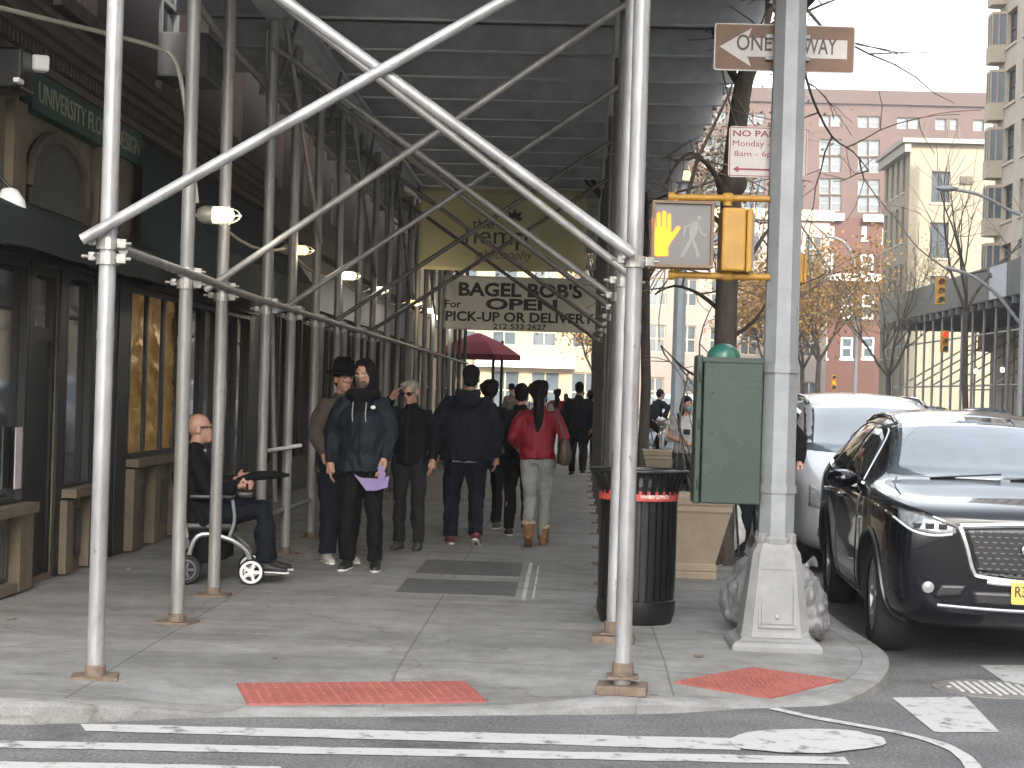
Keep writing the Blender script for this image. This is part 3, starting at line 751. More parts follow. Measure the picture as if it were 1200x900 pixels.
# the hand: measured in the photo (zoom 7.5x from 750,220)
def hp(x, y): p = AT(750+x/7.5, 220+y/7.5, SY-.0225); return p
def poly3(mb, pts, th=.004):
    P = [hp(*p) for p in pts]
    f1 = [mb.bm.verts.new(p) for p in P]; f2 = [mb.bm.verts.new(p-V((0, th, 0))) for p in P]
    mb.bm.faces.new(f1[::-1]); mb.bm.faces.new(f2)
    for i in range(len(P)): mb.bm.faces.new((f1[i], f1[(i+1) % len(P)], f2[(i+1) % len(P)], f2[i]))
m = MB()
hand = [(103, 268), (110, 258), (124, 258), (133, 268), (138, 350), (146, 350), (148, 228), (158, 216), (170, 216), (180, 228), (184, 345), (192, 345), (194, 214), (204, 204), (222, 204), (232, 214), (232, 350), (240, 352), (244, 240), (252, 228), (264, 228), (272, 240), (272, 390), (284, 392), (322, 342), (340, 336), (354, 346), (352, 364), (300, 440), (262, 492), (246, 530), (250, 590), (238, 602), (140, 602), (126, 590), (128, 545), (108, 480), (102, 420)]
poly3(m, hand); m.build('hand_symbol', mat('hand_glow', (.4, .08, .0), .5, emit=((1, .19, .0), .7), var=.05), sc, smooth=False)
m = MB()
man = [[(500, 262), (512, 244), (530, 246), (540, 266), (530, 290), (512, 288)], [(455, 305), (500, 292), (520, 312), (512, 360), (492, 420), (465, 462), (440, 450), (430, 400), (440, 345)],
       [(440, 318), (455, 330), (408, 350), (396, 428), (376, 424), (386, 340)], [(508, 320), (524, 330), (544, 390), (584, 414), (578, 434), (530, 406)],
       [(435, 440), (462, 470), (420, 540), (376, 614), (352, 610), (392, 530)], [(450, 470), (476, 455), (502, 520), (522, 612), (500, 616), (482, 540)]]
for q in man: poly3(m, q, .003)
m.build('walking_figure', mat('unlit_symbol', (.24, .235, .225), .6), sc, smooth=False)
# yellow mounting arms
for ya, yb in ((231, 233), (322, 325)):
    m = MB(); p = AT(787, ya, SY+.06); q = AT(902, yb, SY+.06); m.path([p, q], .021, 12)
    m.lathe([(.03, -.02), (.034, 0), (.03, .02)], p, 12, ax='X'); r_ = AT(853, (ya+yb)/2, SY+.06); m.lathe([(.026, -.035), (.034, -.02), (.034, .02), (.026, .035)], r_, 12, ax='X')
    s_ = 1 if ya < 300 else -1
    m.tube(p+V((.03, 0, 0)), p+V((.03, 0, -.05*s_)), .016, n=10); m.tube(r_, r_+V((.0, 0, -.05*s_)), .02, .03, n=10)
    m.build('mounting_arm', yellowp, t)
# second signal head, seen from its side
t = thing('pedestrian_signal', 'yellow signal head turned side-on between the lit hand and the grey pole', 'traffic signal', AT(863, 318, SY))
a = AT(844, 318, SY+.02); b = AT(882, 245, SY+.02); xm = a.x+(b.x-a.x)*.78
m = MB(); m.bb((a.x, SY-.05, a.z), (xm, SY+.3, b.z), .014); m.build('housing', yellowp, t, smooth=False)
m = MB(); m.bb((xm+.004, SY-.045, a.z-.004), (b.x, SY+.29, b.z-.002), .01); m.build('door', yellowp, t, smooth=False)
m = MB(); m.bb((b.x+.001, SY-.02, a.z+.03), (b.x+.012, SY+.26, b.z-.03)); m.build('screen', scr, t, smooth=False)
t = thing('traffic_signal', 'small yellow signal box peeping out right of the grey pole', 'traffic signal', AT(940, 333, PYc+.16))
a = AT(928, 333, PYc+.16); b = AT(945, 297, PYc+.16)
m = MB(); m.bb((a.x, PYc+.1, a.z), (b.x-.02, PYc+.4, b.z), .012); m.build('housing', yellowp, t, smooth=False)
m = MB(); m.bb((b.x-.018, PYc+.12, a.z+.01), (b.x, PYc+.38, b.z-.01), .006); m.build('door', yellowp, t, smooth=False)
# one way sign
OY = PYc+.13
cs = [AT(836, 82, OY), AT(1001, 83, OY), AT(1002, 31, OY), AT(836, 23, OY)]
ou = (cs[1]-cs[0]); W = ou.length; ou.normalize(); ov = V((-ou.z, 0, ou.x)); Hh = ((cs[3]-cs[0]).length+(cs[2]-cs[1]).length)/2
o = cs[0]
ou = V((1, 0, -.004)).normalized(); ov = V((.004, 0, 1)).normalized()
t = thing('one_way_sign', 'brown one way sign with a white arrow pointing left, fixed behind the grey pole', 'sign', o+ou*W/2)
def rrect(w, h, r, n=4, x=0, y=0):
    pts = []
    for cx, cy, a0 in ((w-r, r, -90), (w-r, h-r, 0), (r, h-r, 90), (r, r, 180)):
        for i in range(n+1):
            a = radians(a0+90*i/n); pts.append((x+cx+r*cos(a), y+cy+r*sin(a)))
    return pts
m = MB(); m.prism(rrect(W, Hh, .02), o, ou, ov, -.004); m.prism(rrect(W, Hh, .02), o+V((0, -.0005, 0)), ou, ov, .001); pl = m.build('plate', signwhite, t, smooth=False)
m = MB(); m.prism(rrect(W-.016, Hh-.016, .015, x=.008, y=.008), o+V((0, -.0018, 0)), ou, ov, .0008); m.build('face', brownsign, pl, smooth=False)
m = MB(); hm = Hh/2
arrow = [(.035, hm), (.24, hm+.125), (.215, hm+.06), (W-.05, hm+.06), (W-.05, hm-.06), (.215, hm-.06), (.24, hm-.125)]
m.prism(arrow, o+V((0, -.003, 0)), ou, ov, .0008); m.build('arrow', signwhite, t, smooth=False)
for s_, xx, ww in (('ONE', 884, 42), ('WAY', 961, 40)):
    text('lettering', s_, AT(xx, 50+(xx-884)*.055, OY-.0055), ou, ov, ww/1.02/2100*OY*1, .105, signblack, t, .001, bold=.012)
m = MB()
for z in (.08, .22): m.bb((PXc-.14, PYc+.09, o.z+z-.012), (PXc+.14, OY-.006+.02, o.z+z+.012))
m.build('bracket', silverpole, t, smooth=False)
# no parking sign
NY = PYc+.10
a = AT(853, 207, NY); b = AT(947, 150, NY); W = b.x-a.x; Hh = b.z-a.z; o = V((a.x, NY, a.z)); ux = V((1, 0, 0))
t = thing('parking_sign', 'white no parking sign with red lettering and a red arrow, behind the grey pole', 'sign', (a.x+W/2, NY, a.z))
m = MB(); m.prism(rrect(W, Hh, .02), o, ux, Z, -.003); m.prism(rrect(W, Hh, .02), o, ux, Z, .001); pl = m.build('plate', signwhite, t, smooth=False)
m = MB(); e = .006
for q in ((e, W-e, e, e+.005), (e, W-e, Hh-e-.005, Hh-e), (e, e+.005, e+.0055, Hh-e-.0055), (W-e-.005, W-e, e+.0055, Hh-e-.0055)): fbox(m, o, ux, Z, *q, .0012, .002)
ar = [(.03, .05), (.065, .072), (.065, .056), (W-.04, .056), (W-.04, .044), (.065, .044), (.065, .028)]
m.prism(ar, o+V((0, -.0013, 0)), ux, Z, .001); m.build('arrow_border', signred, pl, smooth=False)
text('lettering', 'NO PARKING', o+ux*(W/2)+Z*(Hh-.045)+V((0, -.0013, 0)), ux, Z, W-.05, .04, signred, t, .001, bold=.02)
text('lettering', 'Monday - Friday', o+ux*(W/2-.02)+Z*(Hh-.115)+V((0, -.0013, 0)), ux, Z, W-.09, .05, signred, t, .001)
text('lettering', '8am - 6pm', o+ux*(W*.36)+Z*(Hh-.18)+V((0, -.0013, 0)), ux, Z, W*.58, .045, signred, t, .001)

# ------------------------------------------------------------------ litter bin
b0 = G(746, 734); bc = V((b0.x, b0.y+.27, 0))
t = thing('litter_bin', 'black slatted litter bin with a flared rim and red band behind the corner scaffold legs', 'litter bin', bc)
m = MB(); R = .262
for i in range(30):
    a = 2*pi*i/30; d = V((cos(a), sin(a), 0)); s_ = V((-sin(a), cos(a), 0))
    pts = [(R*.97, .10), (R, .3), (R, .82), (R*1.03, .9), (R*1.14, .98), (R*1.27, 1.045)]
    pr = None
    for r, z in pts:
        p = bc+d*r+V((0, 0, z)); cur = [m.bm.verts.new(p+s_*sg*.017+d*o_) for sg, o_ in ((-1, .006), (1, .006), (1, -.006), (-1, -.006))]
        if pr:
            for k in range(4): m.bm.faces.new((pr[k], pr[(k+1) % 4], cur[(k+1) % 4], cur[k]))
        pr = cur
m.build('slats', blackp, t)
m = MB(); m.lathe([(R*.92, 0), (R*.94, .0), (R*1.04, .08), (R*1.04, .16), (R*.98, .17), (R*.9, .03)], bc, 30); m.build('base_ring', blackp, t)
m = MB(); m.torus(bc+V((0, 0, 1.048)), R*1.27, .013, n=40); m.lathe([(R*1.28, 1.045), (R*.86, 1.06), (R*.84, 1.03)], bc, 40, cap=False); m.build('rim', blackp, t)
m = MB(); m.lathe([(.20, .06), (.215, .9), (.21, .92)], bc, 24); m.build('liner', mat('bin_liner', (.03, .032, .033), .5), t)
m = MB(); m.lathe([(R+.008, .845), (R+.013, .85), (R+.014, .91), (R+.009, .915)], bc, 40, cap=False); rb = m.build('band', redband, t)
bt = mat('band_print', (.62, .5, .46), .7)
for k, (s_, am, tot) in enumerate((('www.greenwich', -66, 44), ('village', -118, 24))):
    for i, ch in enumerate(s_):
        a = radians(am-tot/2+tot*(i+.5)/len(s_)); d = V((cos(a), sin(a), 0))
        text('lettering', ch, bc+d*(R+.0145)+V((0, 0, .878)), V((-sin(a), cos(a), 0)), Z, None, .026, bt, rb, .001)
# ------------------------------------------------------------------ planters
def planter(label, c, h=.7, wt=.62, wb=.43):
    t = thing('planter', label, 'planter', c, 'square beige planters along the kerb')
    m = MB(); prof = [(wb, 0), (wb, .05), (wb*.96, .06), (wb*1.0, .07), (wb*1.0, .12), (wb*.95, .13), (wt*.94, h-.15), (wt*.98, h-.13), (wt*.98, h-.09), (wt*1.02, h-.07), (wt*1.04, h-.01), (wt*1.0, h), (wt*.88, h), (wt*.86, h-.08)]
    m.lathe([(r*.7071, z) for r, z in prof], c, 4); m.build('tub', planterm, t, smooth=False)
    m = MB(); m.lathe([(wt*.86*.7071, h-.09), (.0, h-.05)], c, 4, cap=False); m.build('earth', soil, t, smooth=False)
    return t
p = G(812, 678); planter('beige square tapered planter standing right of the black litter bin', V((p.x-.03, p.y+.22, 0)), .72, .70, .46)
p = AT(778, 500, 27.5); planter('far beige planter seen just over the rim of the litter bin', V((p.x, 27.5, 0)), .75, .62, .4)
twm = barkl
m = MB(); c = AT(826, 585, 16.1)
for i in range(7):
    a = random.uniform(0, 6.28); p = V((c.x+random.uniform(-.15, .15), c.y+random.uniform(-.1, .1), .62)); pts = [p]
    for k in range(5): p = p+V((cos(a)*.05+random.uniform(-.05, .05), sin(a)*.05+random.uniform(-.05, .05), .16)); pts.append(p)
    m.path(pts, [.012, .010, .008, .006, .005, .003], 6)
tag(m.build('bare_shrub', bark), 'bare dark stems growing in the beige planter behind the bin', 'shrub')
# ------------------------------------------------------------------ rubbish bags and stand
def bag(label, c, rx, ry, h, sd):
    random.seed(sd)
    m = MB(); m.ell((c.x, c.y, h*.45), (rx, ry, h*.47)); m.ell((c.x+.02, c.y, h*.25), (rx*1.05, ry*1.02, h*.27)); m.ell((c.x, c.y, h*.85), (rx*.4, ry*.4, h*.2))
    t = thing('rubbish_bag', label, 'bag', (c.x, c.y, 0), 'grey rubbish bags at the pole base')
    blob('sack', m, bagm, t, .011, 2, .026, (13, 13, 8)); m = MB(); m.path([(c.x, c.y, h*.98), (c.x+.03, c.y, h*1.06), (c.x+.07, c.y-.02, h*1.10)], [.03, .018, .04], 8); m.build('knot', bagm, t)
p = G(950, 757); bag('grey rubbish bag slumped against the right side of the pole base', V((p.x-.02, p.y+.28, 0)), .155, .18, .47, 3)
p = G(876, 742); bag('brownish rubbish bag half hidden behind the left of the pole base', V((p.x+.02, p.y+.28, 0)), .19, .2, .46, 5)
random.seed(11)
p = G(850, 660)
t = thing('display_stand', 'low black frame stand with a white sheet beside the hidden standing person', 'stand', p)
m = MB(); m.bb((p.x-.28, p.y-.03, 0), (p.x+.16, p.y+.03, .06)); m.bb((p.x+.10, p.y+.06, 0), (p.x+.16, p.y+.5, .06)); m.bb((p.x-.28, p.y+.06, 0), (p.x-.22, p.y+.5, .06)); m.tube((p.x-.1, p.y+.2, .05), (p.x-.02, p.y+.25, .8), .012); m.tube((p.x+.13, p.y+.03, .05), (p.x+.1, p.y+.3, .7), .012); m.build('frame', blackp, t, smooth=False)
m = MB(); m.ell((p.x+.02, p.y+.3, .32), (.2, .07, .26)); blob('sheet', m, mat('white_sheet', (.5, .5, .48), .6), t, .02, 3, .04)
# ------------------------------------------------------------------ buildings on the left
UY = V((0, 1, 0)); XF = -4.0
brick_l = brickmat('dark_red_brick', (.055, .036, .032), (.045, .03, .027), (.05, .045, .04))
winframe = mat('white_window_frame', (.3, .3, .29), .5, var=.1)
dkframe2 = mat('dark_window_frame', (.05, .048, .045), .5)
wglass = mat('window_glass', (.06, .075, .085), .08, var=.35, scale=.6, spec=.8)
wglass_l = mat('pale_window_glass', (.05, .066, .075), .14, var=.35, scale=.7, spec=.4)
LB = thing('florist_building', 'dark brick building on the left with a florist shop, stone base and green awning', 'building', (XF, 15, 0))
Y0, YE = 9.4, 22.6
O = V((XF, Y0, 0))
holes = [(11.3-Y0, 13.1-Y0, .62, 2.42), (14.1-Y0, 14.9-Y0, .66, 2.42), (16.15-Y0, 18.2-Y0, .85, 2.42), (18.7-Y0, 20.4-Y0, .15, 2.42), (20.6-Y0, 22.3-Y0, .15, 2.42), (13.25-Y0, 13.9-Y0, .05, 2.42)]
m = MB(); wall_holes(m, O, UY, Z, YE-Y0, 3.8, holes, .06)
m.quad((XF, Y0, 0), (XF-14, Y0, 0), (XF-14, Y0, 3.8), (XF, Y0, 3.8)); m.build('ground_floor_wall', stone, LB, smooth=False)
uh = [(13.7-Y0, 14.9-Y0, 4.55-3.8, 6.4-3.8), (17.1-Y0, 18.6-Y0, 4.45-3.8, 6.4-3.8), (20.2-Y0, 21.6-Y0, 4.45-3.8, 6.4-3.8), (10.6-Y0, 11.8-Y0, .75, 2.6)]
for fl in (3.4, 6.6, 9.8): uh += [(a, b, c+fl, d+fl) for a, b, c, d in uh[:4]]
m = MB(); O2 = V((XF-.03, Y0, 3.8)); wall_holes(m, O2, UY, Z, YE-Y0, 14, uh, .2)
m.quad((XF-.03, Y0, 3.8), (XF-14, Y0, 3.8), (XF-14, Y0, 17.8), (XF-.03, Y0, 17.8)); m.quad((XF-.03, Y0, 17.8), (XF-14, Y0, 17.8), (XF-14, YE, 17.8), (XF-.03, YE, 17.8))
m.build('upper_wall', brick_l, LB, smooth=False)
for h in uh: window(LB, O2, UY, Z, h, .2, winframe if 7 < h[0] < 9 else dkframe2, wglass, 1 if h[0] < 6 else 2, 2, .05, stone_d)
for h in holes[:2]+holes[3:5]: window(LB, O, UY, Z, h, .05, darkframe, glass_dark, 2 if h[1]-h[0] > 1 else 1, 1, .05, None, 'shop_window')
# gold papered window
gold = mat('gold_crumpled_paper', (.42, .27, .09), .3, .75, var=.45, scale=5, bump=.8, bscale=9, emit=((.9, .5, .15), .015))  # faint emission puts the shop's inside light into the paper
a, b, c, d = holes[2]
f = MB()
for q in ((a, a+.05, c, d), (b-.05, b, c, d), (a+.05, b-.05, c, c+.05), (a+.05, b-.05, d-.05, d), (a+.62, a+.70, c+.05, d-.05), (a+1.32, a+1.42, c+.05, d-.05)): fbox(f, O, UY, Z, *q, -.01, .02)
gw = f.build('shop_window', darkframe, LB, smooth=False)
q = MB(); gr = []
for j in range(37):
    row = []
    for i in range(45):
        u = a+(b-a)*i/44; v = c+(d-c)*j/36
        n_ = noise.noise(V((u*2.2, v*7+sin(u*3)*1.5, 1)))*.07+abs(noise.noise(V((u*7+v*3, v*15, 7))))*.075
        row.append(q.bm.verts.new(O+UY*u+Z*v+V((-.055+n_*.6, 0, 0))))
    gr.append(row)
for j in range(36):
    for i in range(44): q.bm.faces.new((gr[j][i], gr[j][i+1], gr[j+1][i+1], gr[j+1][i]))
q.build('gold_paper', gold, gw, smooth='all')
# door with transom
a, b, c, d = holes[5]
f = MB()
for q in ((a, a+.07, c, d), (b-.07, b, c, d), (a+.07, b-.07, 1.85, 1.95), (a+.07, b-.07, d-.07, d)): fbox(f, O, UY, Z, *q, -.055, -.012)
fbox(f, O, UY, Z, a+.07, b-.07, c, 1.85, -.05, -.03); dr = f.build('door', darkframe, LB, smooth=False)
f = MB(); fbox(f, O, UY, Z, a+.07, b-.07, 1.951, d-.07, -.055, -.04); f.build('pane', glass_dark, dr, smooth=False)
f = MB(); f.tube((XF-.06, 13.36, 1.0), (XF-.06, 13.36, 1.3), .014, n=8); f.build('handle', alu, dr)
# dark frame piers, stone vents, sills
m = MB()
for y0, y1 in ((13.11, 13.24), (13.91, 14.08), (14.92, 15.1), (15.75, 16.13), (18.22, 18.68), (20.42, 20.58), (22.32, 22.6)): fbox(m, O, UY, Z, y0-Y0, y1-Y0, .02, 2.45, .004, .022)
fbox(m, O, UY, Z, 15.1-Y0, 15.75-Y0, .02, 2.45, -.02, .012)
m.build('shop_pier', darkframe, LB, smooth=False)
m = MB()
for y0, y1, z in ((11.2, 13.1, .58), (14.09, 14.91, .62), (16.14, 18.21, .78)): fbox(m, O, UY, Z, y0-Y0, y1-Y0, z, z+.07, .004, .14)
m.build('window_ledge', stone, LB, smooth=False)
m = MB()
for y0, y1, z0, z1 in ((11.3, 12.75, .1, .5), (14.3, 14.7, .12, .5), (16.5, 16.9, .15, .6), (17.3, 17.9, .15, .6)):
    fbox(m, O, UY, Z, y0-Y0, y1-Y0, z0, z1, .003, .02)
    for k in range(int((y1-y0)/.08)): fbox(m, O, UY, Z, y0+.03+k*.08-Y0, y0+.07+k*.08-Y0, z0+.03, z1-.03, .0205, .03)
m.build('vent_grille', mat('vent_grey', (.07, .068, .06), .7), LB, smooth=False)
m = MB(); fbox(m, O, UY, Z, 11.2-Y0, 12.8-Y0, .02, .09, .003, .09); fbox(m, O, UY, Z, 12.79-Y0, 13.1-Y0, .02, .57, .003, .10); fbox(m, O, UY, Z, 14.05-Y0, 14.25-Y0, .02, .6, .003, .08); fbox(m, O, UY, Z, 14.72-Y0, 14.95-Y0, .02, .6, .003, .08); fbox(m, O, UY, Z, 16.15-Y0, 16.4-Y0, .02, .76, .003, .1); fbox(m, O, UY, Z, 17.0-Y0, 17.2-Y0, .02, .76, .003, .1); fbox(m, O, UY, Z, 17.98-Y0, 18.2-Y0, .02, .76, .003, .1)
m.build('stone_block', stone, LB, smooth=False)
# cornice
m = MB(); L = YE-Y0
for z0, z1, dd in ((3.80, 3.86, .10), (3.861, 3.98, .06), (3.981, 4.04, .15), (4.041, 4.14, .22), (4.141, 4.19, .26)): fbox(m, V((XF, Y0-.1, 0)), UY, Z, 0, L+.1, z0, z1, -.02, dd)
y = .05
while y < L: fbox(m, V((XF, Y0, 0)), UY, Z, y, y+.045, 3.885, 3.975, .0601, .115); y += .095
m.build('cornice', stone_d, LB, smooth=False)
# stone pilasters and arch over the shop
m = MB()
for y0, y1 in ((9.5, 11.0), (12.45, 12.75), (14.75, 15.1), (15.45, 15.85)): fbox(m, O, UY, Z, y0-Y0, y1-Y0, 2.47, 3.52, .004, .07)
m.build('pilaster', stone, LB, smooth=False)
m = MB(); ar = [(-.75, 0), (.75, 0)]+[(.75*cos(radians(a)), .18+.42*sin(radians(a))) for a in range(0, 181, 12)]
ar = [(.75, 0)]+[(.75*cos(radians(a)), .12+.40*sin(radians(a))) for a in range(0, 181, 12)]+[(-.75, 0)]
m.prism([(13.7-Y0+x, 2.84+z) for x, z in ar], O+V((.005, 0, 0)), UY, Z, .03); m.build('arched_panel', mat('dark_arch', (.035, .038, .036), .5, var=.3), LB, smooth=False)
m = MB()
pts = [O+V((.03, 13.7-Y0+.80*cos(radians(a)), 2.96+.44*sin(radians(a)))) for a in range(0, 181, 12)]; m.path(pts, .05, 8); m.build('arch_moulding', stone_d, LB)
# sign board with its words
m = MB(); fbox(m, O, UY, Z, 12.75-Y0, 16.05-Y0, 3.5, 3.785, .004, .10); sb = m.build('sign_board', greensign, LB, smooth=False)
text('lettering', 'UNIVERSITY FLORAL DESIGN', V((XF+.1005, 14.42, 3.645)), UY, Z, 3.05, .15, cream_letter, sb, .004)
# awnings
def awning(y0, y1, ztop, zfr, drop, out, nm='awning'):
    m = MB(); x0 = XF+.11; x1 = XF+out
    pr = [(x0, ztop), (x1, zfr), (x1, zfr-drop), (x1-.015, zfr-drop), (x1-.02, zfr-.02), (x0, ztop-.04)]
    n = max(2, int((y1-y0)/.5))
    rows = []
    for i in range(n+1):
        y = y0+(y1-y0)*i/n; rows.append([m.bm.verts.new((x, y, z-(.012*sin(i*2.1) if k in (1, 2) else 0))) for k, (x, z) in enumerate(pr)])
    for i in range(n):
        for k in range(6): m.bm.faces.new((rows[i][k], rows[i][(k+1) % 6], rows[i+1][(k+1) % 6], rows[i+1][k]))
    for rr in (rows[0], rows[-1]): m.bm.faces.new(rr)
    for y in (y0+.003, y1-.003): m.quad((x0, y, ztop-.04), (x1-.02, y, zfr-.02), (x1-.02, y, zfr-drop), (x0, y, zfr-drop))
    return m.build(nm, greenaw, LB, smooth=False)
awning(16.06, 22.4, 3.74, 2.8, .32, .8)
awning(10.6, 16.0, 2.80, 2.66, .24, .42)
m = MB(); m.bb((XF-.01, 9.42, 2.43), (XF+.1, 22.5, 2.47)); m.build('lintel', darkframe, LB, smooth=False)
# air conditioner in the first floor window
t = thing('air_conditioner', 'grey window air conditioner above the florist awning behind the scaffold', 'air conditioner', (XF+.1, 17.9, 4.6))
m = MB(); m.bb((XF-.15, 17.45, 4.56), (XF+.38, 18.2, 5.0), .015); m.build('casing', mat('ac_casing', (.16, .16, .158), .5), t, smooth=False)
m = MB()
for k in range(9): m.bb((XF+.3805, 17.5, 4.6+k*.042), (XF+.395, 18.15, 4.62+k*.042))
m.build('grille', mat('ac_grille', (.16, .16, .16), .5), t, smooth=False)
# wall lamp and camera
p = PX(11, 238, XF+.3)
t = thing('wall_lamp', 'pale dome wall lamp at the left edge below the arched panel', 'lamp', p)
m = MB(); m.lathe([(.02, .1), (.05, .09), (.10, .02), (.115, -.06), (.105, -.065), (.0, .02)], p, 18, cap=False); m.build('shade', white_paint, t)
m = MB(); m.path([p+V((0, 0, .1)), p+V((-.1, 0, .2)), p+V((-.28, 0, .16))], .015, 8); m.build('arm', darkframe, t)
p = PX(27, 85, XF+.25)
t = thing('security_camera', 'black security camera with white lamp head beside the green florist sign', 'camera', p)
m = MB(); m.bb(p+V((-.25, -.2, -.14)), p+V((.05, .12, .14)), .02); m.build('housing', blackp, t, smooth=False)
m = MB(); m.box(p+V((.08, .1, .08)), (.12, .12, .11), .5, .02); m.box(p+V((.05, -.25, -.1)), (.04, .12, .03), 0, .005); m.build('lamp_head', white_paint, t, smooth=False)
# paper notice at the first shop window
t = MB(); t.bb((XF+.002, 12.9, .75), (XF+.012, 13.08, 1.2)); tag(t.build('notice', mat('pink_paper', (.5, .42, .46), .7), smooth=False), 'pale pink paper notice in the first florist window by the door', 'notice')

# further left: darker shop building, then a cream one beyond the shed
DB = thing('shop_building', 'dark brick building with black shop fronts behind the left scaffold legs', 'building', (XF, 33, 0))
Y1, Y2 = 22.62, 46.0
O = V((XF-.02, Y1, 0)); holes = []
y = .5
while y < Y2-Y1-2.4: holes += [(y, y+1.7, .45, 2.7), (y+1.85, y+2.6, .05, 2.7)]; y += 3.1
m = MB(); wall_holes(m, O, UY, Z, Y2-Y1, 3.6, holes, .1); m.build('ground_floor_wall', mat('dark_shop_wall', (.05, .046, .042), .6, var=.3, scale=3), DB, smooth=False)
for i, h in enumerate(holes): window(DB, O, UY, Z, h, .09, darkframe if i % 4 else dkframe2, glass_dark, 2 if i % 2 == 0 else 1, 1, .05, None, 'shop_window' if i % 2 == 0 else 'door')
up = []
for fl in range(4):
    for k in range(7): up.append((1+k*3.2, 2.3+k*3.2, .7+fl*3.3, 2.5+fl*3.3))
m = MB(); O2 = V((XF-.06, Y1, 3.6)); wall_holes(m, O2, UY, Z, Y2-Y1, 14, up, .2); m.quad((XF-.06, Y1, 17.6), (XF-14, Y1, 17.6), (XF-14, Y2, 17.6), (XF-.06, Y2, 17.6)); m.quad((XF-.02, Y2, 0), (XF-14, Y2, 0), (XF-14, Y2, 17.6), (XF-.06, Y2, 17.6)); m.build('upper_wall', brick_l, DB, smooth=False)
for h in up[:14]: window(DB, O2, UY, Z, h, .2, dkframe2, wglass, 1, 2, .05)
m = MB(); fbox(m, O, UY, Z, 0, Y2-Y1, 2.75, 3.3, .004, .12); m.build('fascia', mat('dark_fascia', (.02, .035, .032), .5), DB, smooth=False)
m = MB(); fbox(m, O, UY, Z, 0, Y2-Y1, 3.6, 3.9, .003, .2); m.build('cornice', stone_d, DB, smooth=False)

creamm = mat('cream_stucco', (.27, .22, .145), .85, var=.1, scale=.8)
creamw = mat('cream_trim', (.32, .28, .2), .7)
def simple_building(name, label, x0, x1, y0, y1, h, wm, wins_front=(), wins_left=(), wins_right=(), fm=winframe, gm=wglass, nu=2, nv=2, sill=None, cornice=None, cw=.25, ch=.6, front='S', depth=.18, fw=.09):
    """axis-aligned building; windows listed per facade as rects (u0,u1,v0,v1); S faces the camera, W faces -X, E faces +X"""
    t = thing(name, label, 'building', ((x0+x1)/2, y0, 0))
    m = MB()
    wall_holes(m, V((x0, y0, 0)), V((1, 0, 0)), Z, x1-x0, h, list(wins_front), depth)
    wall_holes(m, V((x0, y1, 0)), V((0, -1, 0)), Z, y1-y0, h, list(wins_left), depth)
    wall_holes(m, V((x1, y0, 0)), V((0, 1, 0)), Z, y1-y0, h, list(wins_right), depth)
    m.quad((x0, y0, h), (x1, y0, h), (x1, y1, h), (x0, y1, h)); m.quad((x0, y1, 0), (x1, y1, 0), (x1, y1, h), (x0, y1, h))
    m.build('wall', wm, t, smooth=False)
    for O_, U_, ws in ((V((x0, y0, 0)), V((1, 0, 0)), wins_front), (V((x0, y1, 0)), V((0, -1, 0)), wins_left), (V((x1, y0, 0)), V((0, 1, 0)), wins_right)):
        for r in ws: window(t, O_, U_, Z, r, depth-.01, fm, gm, nu, nv, fw, sill)
    if cornice:
        m = MB(); m.bb((x0-cw, y0-cw, h-ch), (x1+cw, y0-.003, h+.12)); m.bb((x0-cw, y0, h-ch), (x0-.003, y1, h+.12)); m.bb((x1+.003, y0, h-ch), (x1+cw, y1, h+.12)); m.build('cornice', cornice, t, smooth=False)
    return t
# cream shop building along the left beyond the shed
simple_building('cafe_building', 'low cream building behind the red parasol at the far end of the shed', -16, -4.2, 47, 74, 9, creamm, wins_right=[(2+k*4, 5+k*4, .5, 2.8) for k in range(6)]+[(2+k*4, 3.4+k*4, 4.2, 6) for k in range(6)], fm=darkframe, gm=wglass, cornice=creamw)
# closing building at the end of the pavement
sw = [(2+k*2.6, 3.9+k*2.6, .4, 3.0) for k in range(8)]+[(2+k*2.6, 3.6+k*2.6, 4.6+f_*3.2, 6.4+f_*3.2) for k in range(8) for f_ in range(3)]
cb_ = simple_building('corner_building', 'sunlit cream building closing the view under the two banners', -20, 4, 116, 130, 15, creamm, wins_front=sw, fm=creamw, gm=wglass, cornice=creamw)
m = MB(); m.bb((-6, 115.4, 3.2), (.5, 115.98, 3.9)); m.build('shop_fascia', white_paint, cb_, smooth=False)

